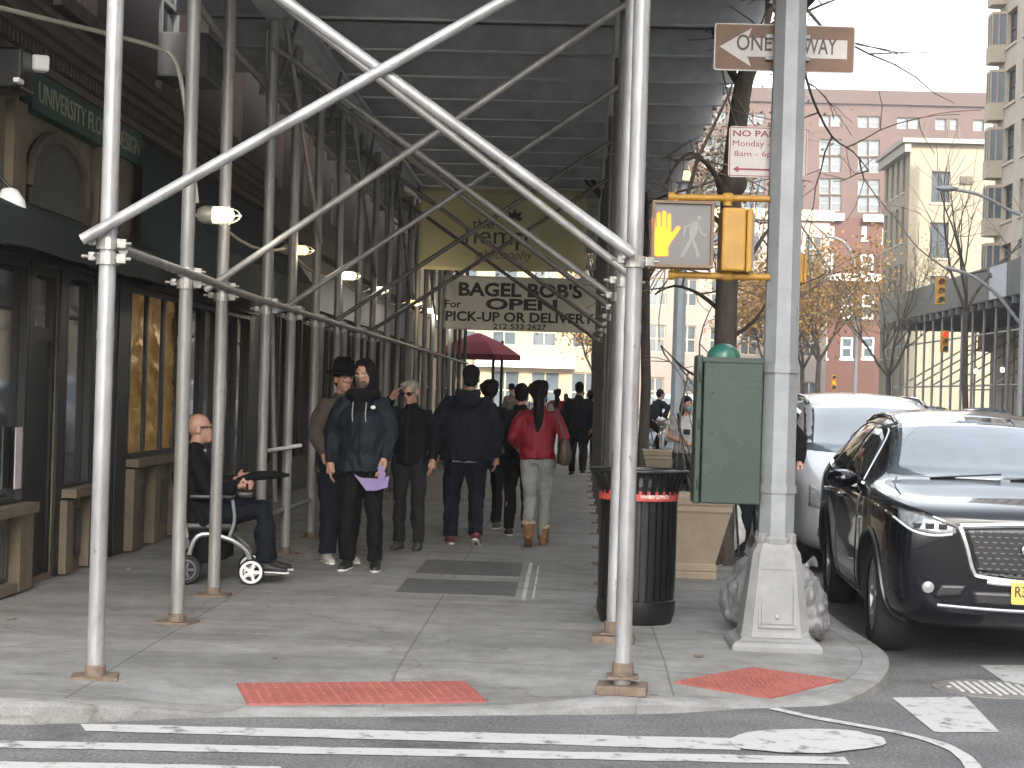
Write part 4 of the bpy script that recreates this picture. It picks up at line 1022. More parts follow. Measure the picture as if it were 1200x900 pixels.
# ------------------------------------------------------------------ right side of the street
BX = 18.45
wl = []
for fl in range(11):
    for k in range(14):
        u = 1.35+k*2.9
        if fl > 0 and fl < 10: wl.append((u, u+1.75, 1.75+fl*2.5+.25, 1.75+fl*2.5+1.75))
wl = [w for w in wl if w[0] < 24 and (w[2] > 5)][:90]
ap = simple_building('apartment_building', 'tall beige brick apartment building with bay windows at the right edge', BX, BX+8, 12, 79, 27, tanbrick, wins_left=wl, fm=dkframe2, gm=wglass_l, nu=2, nv=2, sill=mat('beige_sill', (.36, .32, .26), .8), depth=.25, fw=.06)
trim = mat('beige_panel', (.30, .25, .19), .8, var=.1)
for fl in range(1, 10):
    z = 1.75+fl*2.5+.45
    m = MB(); m.prism([(0, 79.0), (-.6, 78.85), (-.6, 78.0), (0, 77.8)], (BX-.003, 0, z-.75), (1, 0, 0), (0, 1, 0), .75)
    m.prism([(0, 79.0), (-.55, 78.85), (-.55, 78.0), (0, 77.8)], (BX-.003, 0, z+1.32), (1, 0, 0), (0, 1, 0), .12)
    bw_ = m.build('bay_window', trim, ap, smooth=False)
    m = MB(); m.prism([(0, 78.95), (-.52, 78.8), (-.52, 78.05), (0, 77.85)], (BX-.003, 0, z+.004), (1, 0, 0), (0, 1, 0), 1.31); m.build('bay_glass', wglass_l, bw_, smooth=False)
    m = MB()
    for x, y in ((-.53, 78.8), (-.53, 78.03), (-.53, 78.4), (-.27, 77.93)): m.bb((BX+x-.03, y-.03, z+.002), (BX+x+.03, y+.03, z+1.318))
    m.build('mullion', trim, bw_, smooth=False)
# sunlit yellow building
yel = mat('cream_yellow_stucco', (.19, .165, .12), .85, var=.08, scale=.7)
f_ = lambda x, y, d=99: AT(x, y, d)
def rpx(x0, x1, y0, y1, d, X0):
    a = AT(x0, y1, d); b = AT(x1, y0, d); return (a.x-X0, b.x-X0, a.z, b.z)
yw = [rpx(1091, 1113, 201, 237, 99, BX), rpx(1089, 1112, 261, 302, 99, BX), rpx(1089, 1112, 324, 360, 99, BX)]
ysw = [(.6+k*1.75, 1.35+k*1.75, z, z+2.0) for k in range(4) for z in (4.2, 7.4, 10.6, 13.4)]
zt = AT(1075, 168, 99).z
yb = simple_building('yellow_building', 'sunlit cream yellow building with black framed windows on its plain wall', BX, BX+12, 99, 107, zt, yel, wins_front=yw, wins_left=ysw, fm=blackp, gm=wglass, nu=2, nv=2, sill=creamw, depth=.2, fw=.11)
m = MB(); m.bb((BX-.5, 98.6, zt+.004), (BX+12, 107.4, zt+.25)); m.bb((BX-.35, 98.75, zt-.5), (BX-.004, 107.2, zt)); m.build('cornice', mat('grey_cornice', (.2, .18, .16), .7), yb, smooth=False)
r_ = rpx(1125, 1139, 207, 216, 99, BX); m = MB(); m.bb((BX+r_[0], 98.9, r_[2]), (BX+r_[1], 98.996, r_[3])); m.build('vent', stone_d, yb, smooth=False)
m = MB()
for k, x in enumerate((2.2, 3.0, 1.3)): m.bb((BX+x, 100+k, zt+.26), (BX+x+.12, 100.12+k, zt+1.6))
m.build('roof_pipe', stone_d, yb, smooth=False)
# tall red brick block at the end
redb = mat('red_brick_far', (.055, .031, .025), .85, var=.14, scale=.5)
D = 170; X0 = 2.0
rw = []
for cx in (973, 1018, 1064, 1109, 1153, 928, 883, 838, 793):
    for a in (-1, 1):
        x0 = cx+(a-1)*6.7+.6; x1 = x0+12.6
        for y0, y1 in ((135, 148), (163, 181), (183, 201), (209, 227), (229, 247), (268, 284), (300, 316), (332, 348)): rw.append(rpx(x0, x1, y0+(cx-973)*.03, y1+(cx-973)*.03, D, X0))
rb_ = simple_building('brick_block', 'tall pink red brick block with paired white windows rising at the end of the street', X0, 58, D, D+20, AT(1000, 107, D).z, redb, wins_front=rw, fm=mat('grey_window_frame', (.13, .13, .13), .5), gm=wglass_l, nu=1, nv=2, depth=.3, fw=.1)
m = MB(); h_ = AT(1000, 107, D).z; m.bb((X0-.2, D-.3, h_-1.2), (58, D-.005, h_+.1)); m.build('parapet', mat('red_parapet', (.046, .028, .023), .85), rb_, smooth=False)
pb_w = [(.8+k*2.1, 2.0+k*2.1, z, z+1.9) for k in range(6) for z in (1.0, 4.6, 7.8, 11.0)]
simple_building('stone_building', 'pale pinkish stone building behind the street trees left of the grey pole', 4.6, 17.6, 123, 129, 14.5, mat('pale_pink_stone', (.20, .17, .15), .85, var=.1, scale=.6), wins_front=pb_w, fm=creamw, gm=wglass, cornice=creamw)
# lower dark red house with white trim
D = 131; X0 = AT(940, 300, D).x-14; X1 = AT(1046, 300, D).x
lw = [rpx(961, 978, 265, 280, D, X0), rpx(960, 977, 297, 320, D, X0), rpx(1010, 1016, 265, 281, D, X0), rpx(1034, 1039, 267, 284, D, X0), rpx(1008, 1024, 298, 320, D, X0)]+[rpx(x, x+15, 345, 372, D, X0) for x in (955, 985, 1010)]+[rpx(x, x+15, 395, 420, D, X0) for x in (955, 985, 1010)]+[rpx(x, x+15, y0, y0+22, D, X0) for x in (905, 875) for y0 in (265, 297, 345, 395)]
rd2 = mat('dark_red_brick_far', (.062, .025, .018), .85, var=.12, scale=.6)
hz = AT(990, 255, D).z
rh = simple_building('brick_house', 'low dark red house with white cornices in front of the tall brick block', X0, X1, D, D+14, hz, rd2, wins_front=lw, fm=white_paint, gm=wglass, nu=1, nv=2, sill=white_paint, depth=.15, fw=.14)
m = MB()
for x0, x1, y in ((951, 988, 254), (1011, 1046, 256)):
    a = AT(x0, y+4, D); b = AT(x1, y-3, D); m.bb((a.x, D-.5, a.z), (b.x, D-.004, b.z))
a = AT(945, 328, D); b = AT(1032, 322, D); m.bb((a.x, D-.4, a.z), (b.x, D-.004, b.z)); m.build('white_band', white_paint, rh, smooth=False)
# unseen block added behind the camera: keeps sun off the street and shows in the car's paint
simple_building('unseen_shade_block', 'unseen beige block added across the crossing behind the camera to shade the street', 18, 40, -70, -6, 52, tanbrick, wins_left=[(2+k*4, 4+k*4, 3+f_*3.2, 5+f_*3.2) for k in range(8) for f_ in range(6)], fm=dkframe2, gm=wglass)

# shed across the street
t = thing('sidewalk_shed', 'far sidewalk shed with a grey green parapet along the opposite pavement', 'scaffolding', (16, 62, 0))
SX = 14.3
m = MB(); z0 = AT(1200, 345, 56).z; z0 = 5.2
m.bb((SX, 47, z0), (SX+.06, 83.4, z0+1.15)); m.bb((SX+.061, 83.34, z0), (18.9, 83.4, z0+1.15)); m.build('parapet', mat('weathered_green_ply', (.10, .10, .085), .8, var=.25, scale=1.2), t, smooth=False)
m = MB(); m.bb((SX+.07, 47, z0-.02), (18.9, 83.3, z0+.05)); m.build('deck', sheddeck, t, smooth=False)
y = 47.5
m = MB()
while y < 83: m.bb((SX-.02, y, z0-.27), (18.8, y+.12, z0-.025)); y += 1.2
m.build('joists', mat('dark_joist', (.12, .12, .115), .7), t, smooth=False)
m = MB(); fbox(m, V((SX-.012, 47, 0)), V((0, -1, 0)), Z, -14.6, -12.2, z0+.0, z0+1.1, 0, .01); m.build('parapet_panel', mat('pale_panel', (.42, .42, .45), .7), t, smooth=False)
for x in (SX+.25, 18.2):
    y = 47.6
    while y < 83.2:
        m = MB(); m.tube((x, y, 0), (x, y, z0-.27), .05, n=8); m.build('leg', galv_old, t); y += 1.75
    for zz in (1.2, 2.3, 4.1):
        m = MB(); m.tube((x+.06, 47.5, zz), (x+.06, 83, zz), .035, n=8); m.build('rail', galv_old, t)
for y in (47.6, 51.1, 54.6, 58.1, 61.6, 65.1, 68.6, 72.1, 75.6, 79.1):
    m = MB(); m.tube((SX+.2, y, 2.3), (18.2, y, 4.6), .03, n=8); m.build('brace', galv_old, t)
for k, y in enumerate((48, 51.5, 55, 58.5, 62, 66)):
    p = V((SX+.6, y, 2.75)); t2 = thing('shed_lamp', 'small glowing lamp among the pipes of the shed across the street', 'lamp', p, 'lamps under the far shed')
    m = MB(); m.lathe([(0, 0), (.06, .02), (.075, .1), (.05, .17), (0, .18)], p, 12, cap=False); m.build('bulb', glow_w, t2); m = MB(); m.tube(p+V((0, 0, .17)), p+V((0, 0, .28)), .04, n=8); m.build('socket', cage, t2)
# dim shop fronts behind that shed
m = MB(); t = thing('shop_building', 'dark shop building front of the apartment building behind the far shed pipes', 'building', (18.9, 62, 0))
m.bb((18.75, 46, .0), (18.99, 79, 5.0)); m.build('wall', mat('dark_shop_wall2', (.06, .055, .05), .6, var=.4, scale=.7), t, smooth=False)
wm_ = mat('warm_shop_window', (.5, .42, .3), .4, var=.5, scale=.8, emit=((1, .8, .5), .12))
for k in range(10):
    if k in (2, 3, 5, 7, 9):
        m = MB(); m.bb((18.72, 46.8+k*3.2, .6), (18.745, 46.8+k*3.2+1.3, 2.1)); m.build('lit_window', wm_, t, smooth=False)

# ------------------------------------------------------------------ street lights and signals over the road
dkpole = mat('grey_street_pole', (.20, .21, .22), .5, .2, var=.15)
def sig_head(label, p, lit=None, d=.15, h=.82):
    t = thing('traffic_signal', label, 'traffic signal', p)
    m = MB(); m.bb(p+V((-.14, 0, 0)), p+V((.14, .2, h)), .02); m.build('housing', yellowp, t, smooth=False)
    for k in range(3):
        c = p+V((0, -.004, h*(.17+.33*k)))
        m = MB(); m.lathe([(.0, -.01), (.085, -.01), (.09, 0)], c, 14, ax='Y', cap=False)
        mm = {2: 'signal_red_off', 1: 'signal_amber_off', 0: 'signal_green_off'}[k]
        lm = mat(mm, {2: (.12, .02, .015), 1: (.14, .08, .01), 0: (.015, .06, .04)}[k], .3)
        if lit == k: lm = mat('signal_lit_%s' % 'gar'[k], (.2, .02, .0), .3, emit=({2: (1, .02, .01), 1: (1, .3, .0), 0: (.1, 1, .5)}[k], .5))
        m.build('lens', lm, t)
        m = MB()
        pts = [(radians(a)) for a in range(-20, 201, 20)]
        pr = None
        for a in pts:
            cur = (m.bm.verts.new(c+V((.1*cos(a), 0, .1*sin(a)))), m.bm.verts.new(c+V((.1*cos(a), -.16, .1*sin(a)))))
            if pr: m.bm.faces.new((pr[0], cur[0], cur[1], pr[1]))
            pr = cur
        m.build('visor', yellowp, t)
    return t
d = 54
t = thing('street_light', 'grey street light pole at the right edge with two curved arms over the road', 'street light', AT(1195, 500, d).xy.to_3d())
b0 = AT(1195, 495, d); x_ = b0.x
m = MB(); m.lathe([(.16, 0), (.16, .3), (.1, .4), (.085, 9)], (x_, d, 0), 10); m.build('pole', dkpole, t)
def armpx(pts, r, nm, mm_=dkpole):
    m = MB(); m.path(catmull([AT(*p, d) for p in pts], 4), r, 8); return m.build(nm, mm_, t)
armpx([(1196, 252), (1180, 245), (1160, 234), (1140, 226), (1117, 222)], .05, 'lamp_arm')
armpx([(1196, 380), (1185, 366), (1165, 342), (1140, 324), (1118, 316), (1108, 313)], .055, 'signal_arm')
m = MB(); p = AT(1110, 221, d); m.ell(p, (.35, .12, .09)); m.build('lamp_head', dkpole, t)
sig_head('yellow traffic signal hanging from the curved arm at the upper right', AT(1102, 357, d), None)
d = 66; sig_head('distant signal showing red among the pipes of the far shed', AT(1107, 413, d), 2, h=.8)
d = 95; sig_head('distant amber signal low above the white van roof', AT(977, 457, d), 0 if False else 1, h=.8)
d = 100
t = thing('street_light', 'pale far street light curving left before the red house', 'street light', AT(1001, 500, d).xy.to_3d())
m = MB(); x_ = AT(1001, 480, d).x; m.lathe([(.15, 0), (.13, 1), (.1, 8)], (x_, d, 0), 8); m.build('pole', silverpole, t)
m = MB(); m.path(catmull([AT(*p, d) for p in ((1001, 312), (999, 300), (990, 285), (978, 279), (966, 277))], 4), .09, 8); m.build('lamp_arm', silverpole, t)
m = MB(); m.ell(AT(960, 277, d), (.4, .15, .12)); m.build('lamp_head', white_paint, t)
# pole and lantern seen between the shed and the corner pole
d = 38
p = AT(791, 553, d); t = thing('street_pole', 'pale blue grey street pole standing left of the masked woman', 'pole', (p.x, d, 0))
m = MB(); m.lathe([(.28, 0), (.26, .5), (.15, .6), (.13, 5.5), (.11, 7)], (p.x, d, 0), 8); m.build('shaft', mat('bluegrey_pole', (.26, .30, .33), .5, var=.1), t)
m = MB(); q = AT(795, 214, d); m.path([(p.x, d, q.z-.3), (q.x+.1, d, q.z-.05), q], .05, 8); m.lathe([(.0, .45), (.18, .43), (.36, .02), (.34, 0)], q, 6); m.build('lantern', mat('cream_shade', (.7, .62, .42), .5), t)

# red parasol and small notice at the end of the shed
d = 46.5
redcl = mat('red_canvas', (.28, .03, .055), .8, var=.15, scale=2)
p = AT(560, 412, d)
t = thing('parasol', 'dark red cafe parasol on two dark posts beyond the end of the shed', 'parasol', (p.x, d, 0))
m = MB(); c = V((p.x, d, 2.5)); n = 8; W_ = 1.2
rg = [[m.bm.verts.new(c+V((W_*r*cos(2*pi*(k+.5)/n)*1.0, W_*r*sin(2*pi*(k+.5)/n), z))) for k in range(n)] for r, z in ((1, -.10), (1.0, .02), (.55, .34), (.05, .58))]
for i in range(3):
    for k in range(n): m.bm.faces.new((rg[i][k], rg[i][(k+1) % n], rg[i+1][(k+1) % n], rg[i+1][k]))
m.bm.faces.new(rg[-1]); m.build('canopy', redcl, t, smooth=False)
for xx in (577, 587):
    q = AT(xx, 450, d); m = MB(); m.tube((q.x, d+.2, 0), (q.x, d+.2, 2.9), .04, n=8); m.build('post', blackp, t)
q = AT(534, 432, 44.2); m = MB(); m.bb(q+V((-.09, 0, -.2)), q+V((.09, .02, .2))); tag(m.build('notice', white_paint, smooth=False), 'small white notice on a far leg left of the red parasol', 'notice')
# ------------------------------------------------------------------ trees
def grow(tr, tw, p, d, L, r, lvl, rng, leaves, droop=.0, spread=.6, up=.1, tips=None):
    n = 4 if lvl > 0 else 3; pts = [p.copy()]; rad = [r]; dd = d.copy()
    for i in range(n):
        dd = (dd+V((rng.uniform(-1, 1), rng.uniform(-1, 1), rng.uniform(-.7, .7)+up-droop))*.22).normalized()
        p = p+dd*L/n; pts.append(p.copy()); rad.append(r*(1-.5*(i+1)/n))
        if lvl > 0 and i > 0:
            for k in range(rng.choice((1, 1, 2))):
                a = V((rng.uniform(-1, 1), rng.uniform(-1, 1), rng.uniform(-.4, .8))).normalized()
                nd = (dd*(1-spread)+a*spread).normalized()
                grow(tr, tw, p, nd, L*rng.uniform(.5, .75), rad[-1]*.7, lvl-1, rng, leaves, droop, spread, up, tips)
    (tr if r > .018 else tw).path(pts, [max(x, .004) for x in rad], 6 if r > .03 else 4, cap=False)
    if tips is not None:
        for q in pts[1:]: tips.append(q)
    if lvl > 0: grow(tr, tw, p, dd, L*.7, rad[-1], lvl-1, rng, leaves, droop, spread, up, tips)
def leafy(mb, tips, n, size, rng, sp=.25):
    for i in range(n):
        p = rng.choice(tips)+V((rng.gauss(0, sp), rng.gauss(0, sp), rng.gauss(0, sp)))
        a = V((rng.uniform(-1, 1), rng.uniform(-1, 1), rng.uniform(-1, 1))).normalized(); b = a.orthogonal().normalized(); s = size*rng.uniform(.6, 1.3)
        c = a.cross(b)
        mb.quad(p-b*s, p-c*s*.6, p+b*s, p+c*s*.6)
def leafmat(name, c, c2):
    return mat(name, c, .7, var=.2, scale=1.3, col2=c2, thr=(.35, .65))
def tree(label, base, h, r, lvl, sd, leaf=None, nleaf=0, lsize=.07, lean=(0, 0), clear=.35, spread=.55, droop=0, group=None, lsp=.25):
    rng = random.Random(sd); t = thing('street_tree', label, 'tree', base, group)
    tr, tw = MB(), MB(); tips = []
    p = V(base); pts = [p.copy()]; rad = [r*1.25]; hh = h*clear
    d = V((lean[0], lean[1], 1)).normalized()
    for i in range(4): p = p+d*hh/4+V((rng.uniform(-1, 1)*.04, rng.uniform(-1, 1)*.04, 0)); pts.append(p.copy()); rad.append(r*(1-.06*i))
    tr.path(pts, rad, 10)
    for k in range(4):
        a = 2*pi*k/4+rng.uniform(-.5, .5); grow(tr, tw, p.copy(), V((cos(a)*.55, sin(a)*.55, 1)).normalized(), h*.3, r*.55, lvl, rng, None, droop, spread, .1, tips)
    tr.build('trunk', bark, t)
    if leaf: leafy(tw, tips, nleaf, lsize, rng, lsp)
    tw.build('crown', [leaf] if leaf else [barkl], t, smooth=False)
    return t
orange = leafmat('orange_leaves', (.20, .10, .02), (.34, .20, .05)); palel = leafmat('pale_leaves', (.15, .13, .07), (.22, .18, .10))
# the near street tree behind the signal: its trunk follows the photo
rng = random.Random(4)
d = 16.9
base = AT(848, 654, d); base.z = 0
t = thing('street_tree', 'dark bare street tree whose leaning trunk rises behind the yellow signal and one way sign', 'tree', base)
tr, tw = MB(), MB(); tips = []
px = [(846, 640), (849, 500), (850, 410), (852, 330), (856, 250), (857, 214), (864, 150), (871, 100), (881, 70), (892, 30), (905, -20), (925, -90), (940, -170)]
P_ = [AT(x, y, d) for x, y in px]; P_[0].z = -.02
tr.path(catmull(P_, 3), [.115+(.065-.115)*i/36 for i in range(37)], 12)
kn = AT(857, 214, d-.03); tr.ell(kn, (.15, .13, .15)); tr.ell(AT(850, 222, d-.06), (.08, .09, .08))
def limb(pts, r0, r1, dd=0, lvl=1, n=5):
    pp = catmull([AT(x, y, d+dd*i/len(pts)) for i, (x, y) in enumerate(pts)], 3)
    tr.path(pp, [r0+(r1-r0)*i/(len(pp)-1) for i in range(len(pp))], 7)
    for i in range(3, len(pp), 2):
        for k in range(n-4+1 if n < 5 else 1):
            a = V((rng.uniform(-1, 1), rng.uniform(-1, 1), rng.uniform(-.8, .5))).normalized()
            grow(tr, tw, pp[i].copy(), a, rng.uniform(.5, 1.1), max(r1, .01), lvl, rng, None, .05, .55, 0, tips)
limb([(888, 50), (910, 30), (935, 15), (960, -10), (990, -50)], .05, .018, -1.5)
limb([(870, 105), (850, 70), (835, 30), (820, -30)], .045, .015, 1)
limb([(856, 240), (835, 200), (812, 180), (795, 190), (780, 215)], .03, .008, -1)
limb([(853, 270), (830, 250), (815, 250), (800, 290), (795, 320)], .025, .006, 1)
limb([(852, 330), (880, 300), (900, 270), (930, 250)], .03, .008, 1)
limb([(850, 370), (820, 345), (790, 335), (768, 345)], .025, .006, 1.5)
limb([(850, 400), (885, 375), (905, 340)], .025, .006, -.5)
limb([(849, 425), (820, 440), (800, 430), (775, 405)], .02, .005, 1.0)
limb([(900, 0), (935, 60), (952, 115), (975, 160), (1000, 178), (1018, 200)], .018, .005, 2.5)
tr.build('trunk', bark, t); tw.build('crown', barkl, t, smooth=False)
tree('bare tree with pale buds on the near kerb behind the pedestrian signal', (1.3, 30, 0), 10, .09, 3, 12, palel, 3200, .04, group=None)
tree('pale leaved tree farther along the near kerb, left of the grey pole', (1.2, 47, 0), 10, .11, 3, 21, palel, 6000, .06)
tree('farthest kerb tree seen left of the signal pole with yellow leaves', (1.4, 66, 0), 11, .15, 3, 33, palel, 6000, .07, lsp=.35)
tree('bare dark tree leaning in front of the far shed and yellow building', (13.5, 61, 0), 9.5, .11, 2, 41, clear=.5, lean=(-.02, 0))
tree('slender bare tree before the far end of the opposite shed', (13.6, 76, 0), 9, .12, 3, 45, palel, 900, .05, clear=.3)
tree('orange leaved tree before the low red house', (13.4, 96, 0), 10.5, .16, 3, 51, orange, 4300, .12, lsp=.45)
tree('golden leaved tree to the left of the low red house beside the pole', (11.6, 104, 0), 9.5, .16, 3, 57, orange, 4300, .12, lsp=.45)
tree('faded orange tree at the far crossing behind the white van', (14.6, 112, 0), 10, .16, 3, 63, orange, 4200, .12, lsp=.5)
tree('small golden tree at the end of the pavement under the lettered banner', (1.3, 84, 0), 7, .12, 3, 71, orange, 2500, .1, lsp=.4)

# ------------------------------------------------------------------ cars
def car(label, kind, body, st, wheels, glass, lights, rz=0, loc=(0, 0, 0), group='cars parked along the kerb', grille=None, plate=None, rails=False, chrome=None, wr=.36, rim=None, handles=True, nm='parked_car', mirror=True, seams=True):
    t = thing(nm, label, 'car', (0, 0, 0), group)
    # shell from stations
    m = MB(); rings = []
    for (y, zb, zl, zt, wl, wb, wt) in st:
        z6 = zl+(zt-zl)*.86
        half = [(wl*.8, zb), (wl, zb+.09), (wl+(wb-wl)*.7+.012, zb+(zl-zb)*.5), (wb, zl-.10), (wb-.03, zl), (wt+.05, z6), (wt*.72, zt-.012)]
        ring = [(0, zb)]+half+[(0, zt)]+[(-x, z) for x, z in half[::-1]]
        rings.append([m.bm.verts.new((x, y, z)) for x, z in ring])
    n = len(rings[0])
    for i in range(len(rings)-1):
        for k in range(n): m.bm.faces.new((rings[i][k], rings[i][(k+1) % n], rings[i+1][(k+1) % n], rings[i+1][k]))
    for rg_ in (rings[0], rings[-1]):
        m.bm.faces.new((rg_[0], rg_[1], rg_[n-1]))
        for k in range(1, 7): m.bm.faces.new((rg_[k], rg_[k+1], rg_[n-k-1], rg_[n-k]))
        m.bm.faces.new((rg_[7], rg_[8], rg_[9]))
    me = m.mesh('shell'); me = evalmesh(me, [('SUBSURF', dict(levels=3, render_levels=3))])
    # cut wheel arches
    shell = bpy.data.objects.new('shell', me); link(shell)
    cut = MB()
    W_ = max(s[5] for s in st)
    for wy in wheels:
        for sx in (-1, 1): cut.lathe([(wr+.055, sx*(W_-.28)), (wr+.055, sx*(W_+.3))], (0, wy, wr), 40, ax='X')
    cme = cut.mesh('cut'); co = bpy.data.objects.new('cut', cme); link(co)
    md = shell.modifiers.new('b', 'BOOLEAN'); md.operation = 'DIFFERENCE'; md.object = co; md.solver = 'EXACT'
    bpy.context.view_layer.update()
    me2 = bpy.data.meshes.new_from_object(shell.evaluated_get(bpy.context.evaluated_depsgraph_get()))
    bvh = BVHTree.FromPolygons([v.co.copy() for v in me.vertices], [tuple(p.vertices) for p in me.polygons])
    bpy.data.objects.remove(shell); bpy.data.objects.remove(co)
    me2.name = 'body'; me2.materials.clear(); me2.materials.append(body); me2.materials.append(blackrub)
    me2.polygons.foreach_set('use_smooth', [True]*len(me2.polygons))
    for f in me2.polygons:
        c = f.center
        f.material_index = 0
        for wy in wheels:
            if abs(sqrt((c.y-wy)**2+(c.z-wr)**2)-(wr+.055)) < .012 and abs(c.x) < W_-.01 and abs(f.normal.x) < .5: f.material_index = 1
            if abs(abs(c.x)-(W_-.28)) < .01 and abs(f.normal.x) > .9: f.material_index = 1
    me2.set_sharp_from_angle(angle=radians(35))
    bo = put('body', me2, t)
    def cast(p, ax):
        if ax == 'F': h = bvh.ray_cast(V((p[0], -3, p[1])), V((0, 1, 0)))
        elif ax == 'B': h = bvh.ray_cast(V((p[0], 12, p[1])), V((0, -1, 0)))
        elif ax == 'T': h = bvh.ray_cast(V((p[0], p[1], 4)), V((0, 0, -1)))
        else:
            s = 1 if ax == 'R' else -1; h = bvh.ray_cast(V((s*4, p[0], p[1])), V((-s, 0, 0)))
        return h
    def patch(name, lo, hi, ax, mm, parent, eps=.004, nu=16, nv=6, th=.012):
        def rs(poly, n):
            L = [0]
            for a, b in zip(poly[:-1], poly[1:]): L.append(L[-1]+(V(b)-V(a)).length)
            out = []
            for i in range(n+1):
                s_ = L[-1]*i/n; k = 0
                while k < len(L)-2 and L[k+1] < s_: k += 1
                out.append(V(poly[k]).lerp(V(poly[k+1]), (s_-L[k])/max(1e-6, L[k+1]-L[k])))
            return out
        A, B = rs(lo, nu), rs(hi, nu); q = MB(); gr = []; inn = []
        for j in range(nv+1):
            row = []; r2 = []
            for i in range(nu+1):
                p = A[i].lerp(B[i], j/nv); h = cast(p, ax)
                if h[0] is None:
                    row.append(None); r2.append(None); continue
                nn = h[1]
                row.append(q.bm.verts.new(h[0]+nn*eps)); r2.append(h[0]-nn*th)
            gr.append(row); inn.append(r2)
        ok = lambda *v: all(x is not None for x in v)
        for j in range(nv):
            for i in range(nu):
                v = (gr[j][i], gr[j][i+1], gr[j+1][i+1], gr[j+1][i])
                if ok(*v): q.bm.faces.new(v)
        loop = [(0, i) for i in range(nu+1)]+[(j, nu) for j in range(1, nv+1)]+[(nv, i) for i in range(nu-1, -1, -1)]+[(j, 0) for j in range(nv-1, 0, -1)]
        sk = {c: q.bm.verts.new(inn[c[0]][c[1]]) for c in loop if inn[c[0]][c[1]] is not None}
        for a, b in zip(loop, loop[1:]+loop[:1]):
            if a in sk and b in sk and gr[a[0]][a[1]] and gr[b[0]][b[1]]: q.bm.faces.new((gr[a[0]][a[1]], gr[b[0]][b[1]], sk[b], sk[a]))
        return q.build(name, mm, parent, smooth='all')
    def line(name, pts, ax, r, mm, parent):
        q = MB(); out = []
        for p in catmull([V((*p, 0)) for p in pts], 5):
            h = cast((p.x, p.y), ax)
            if h[0] is not None: out.append(h[0]+h[1]*r*.25)
        if len(out) > 1: q.path(out, r, 6)
        return q.build(name, mm, parent)
    ctx = dict(t=t, patch=patch, line=line, cast=cast, body=bo)
    for nm_, lo, hi, ax, mm in glass:
        for a in ((ax,) if ax in 'FB' else ('L', 'R')): patch(nm_, lo, hi, a, mm, t)
    # wheels
    rimm = rim or mat('wheel_alloy', (.30, .30, .31), .35, .8, var=.1)
    for wy in wheels:
        for sx in (-1, 1):
            x = sx*(W_-.15)
            q = MB(); q.lathe([(wr*.66, -.115), (wr*.9, -.12), (wr*.985, -.09), (wr, -.05), (wr, .05), (wr*.985, .09), (wr*.9, .12), (wr*.66, .115)], (x, wy, wr), 40, ax='X', cap=False)
            w = q.build('wheel', blackrub, t)
            q = MB(); o_ = sx*.105
            q.lathe([(wr*.67, o_), (wr*.62, o_-sx*.012), (wr*.6, o_-sx*.05), (wr*.6, -o_)], (x, wy, wr), 32, ax='X', cap=False)
            for k in range(10):
                a = 2*pi*k/10; c = V((x+o_-sx*.03, wy+cos(a)*wr*.35, wr+sin(a)*wr*.35)); q.box(c, (.03, wr*.56, wr*.10), Matrix.Rotation(a, 3, 'X'))
            q.lathe([(.0, o_-sx*.005), (wr*.16, o_-sx*.01), (wr*.17, o_-sx*.05)], (x, wy, wr), 16, ax='X', cap=False)
            q.build('rim', rimm, w)
    ctx['W'] = W_
    lights(ctx)
    if mirror:
        my, mz = mirror
        for sx in (-1, 1):
            h = cast((my, mz), 'R'); xx = h[0].x if h[0] else W_
            q = MB(); q.ell((sx*(xx+.13), my, mz), (.115, .075, .07)); q.ell((sx*(xx+.13), my-.02, mz+.005), (.10, .085, .06)); q.path([(sx*(xx-.03), my, mz-.06), (sx*(xx+.08), my, mz-.05)], [.035, .03], 8)
            mo = q.build('mirror', body, t)
            q = MB(); q.box((sx*(xx+.13), my+.078, mz), (.17, .008, .10), None, .003); q.build('mirror_glass', MATS['window_glass'], mo, smooth=False)
    t.location = loc; t.rotation_euler = (0, 0, rz)
    return t
paint_black = mat('black_car_paint', (.0025, .0035, .006), .22, .0, var=.1, coat=.85, spec=.15)
paint_silver = mat('silver_car_paint', (.46, .47, .485), .3, .25, var=.04, coat=.8)
paint_grey = mat('blue_grey_car_paint', (.16, .2, .24), .3, .3, var=.04, coat=.8)
paint_dark = mat('dark_car_paint', (.03, .03, .033), .3, .2, var=.1, coat=.8)
wind = mat('windscreen_glass', (.10, .13, .15), .04, var=.3, scale=1.2, spec=1.0, coat=1.0)  # pale base and strong coat stand in for the bright sky's reflection
for q_ in (wind, paint_black): q_.node_tree.nodes['Principled BSDF'].inputs['Coat IOR'].default_value = 1.75 if q_ is wind else 1.5
side = mat('side_window_glass', (.02, .025, .028), .04, var=.3, scale=1.2, spec=.9)
chrome = mat('chrome', (.72, .73, .74), .14, 1.0, var=.05)
lampg = mat('headlamp_glass', (.30, .32, .34), .1, .3, var=.4, scale=30, spec=1)
mesh_dark = mat('grille_black', (.012, .012, .014), .3, var=.2)
plateY = mat('plate_yellow', (.58, .42, .10), .5, var=.15, scale=20)
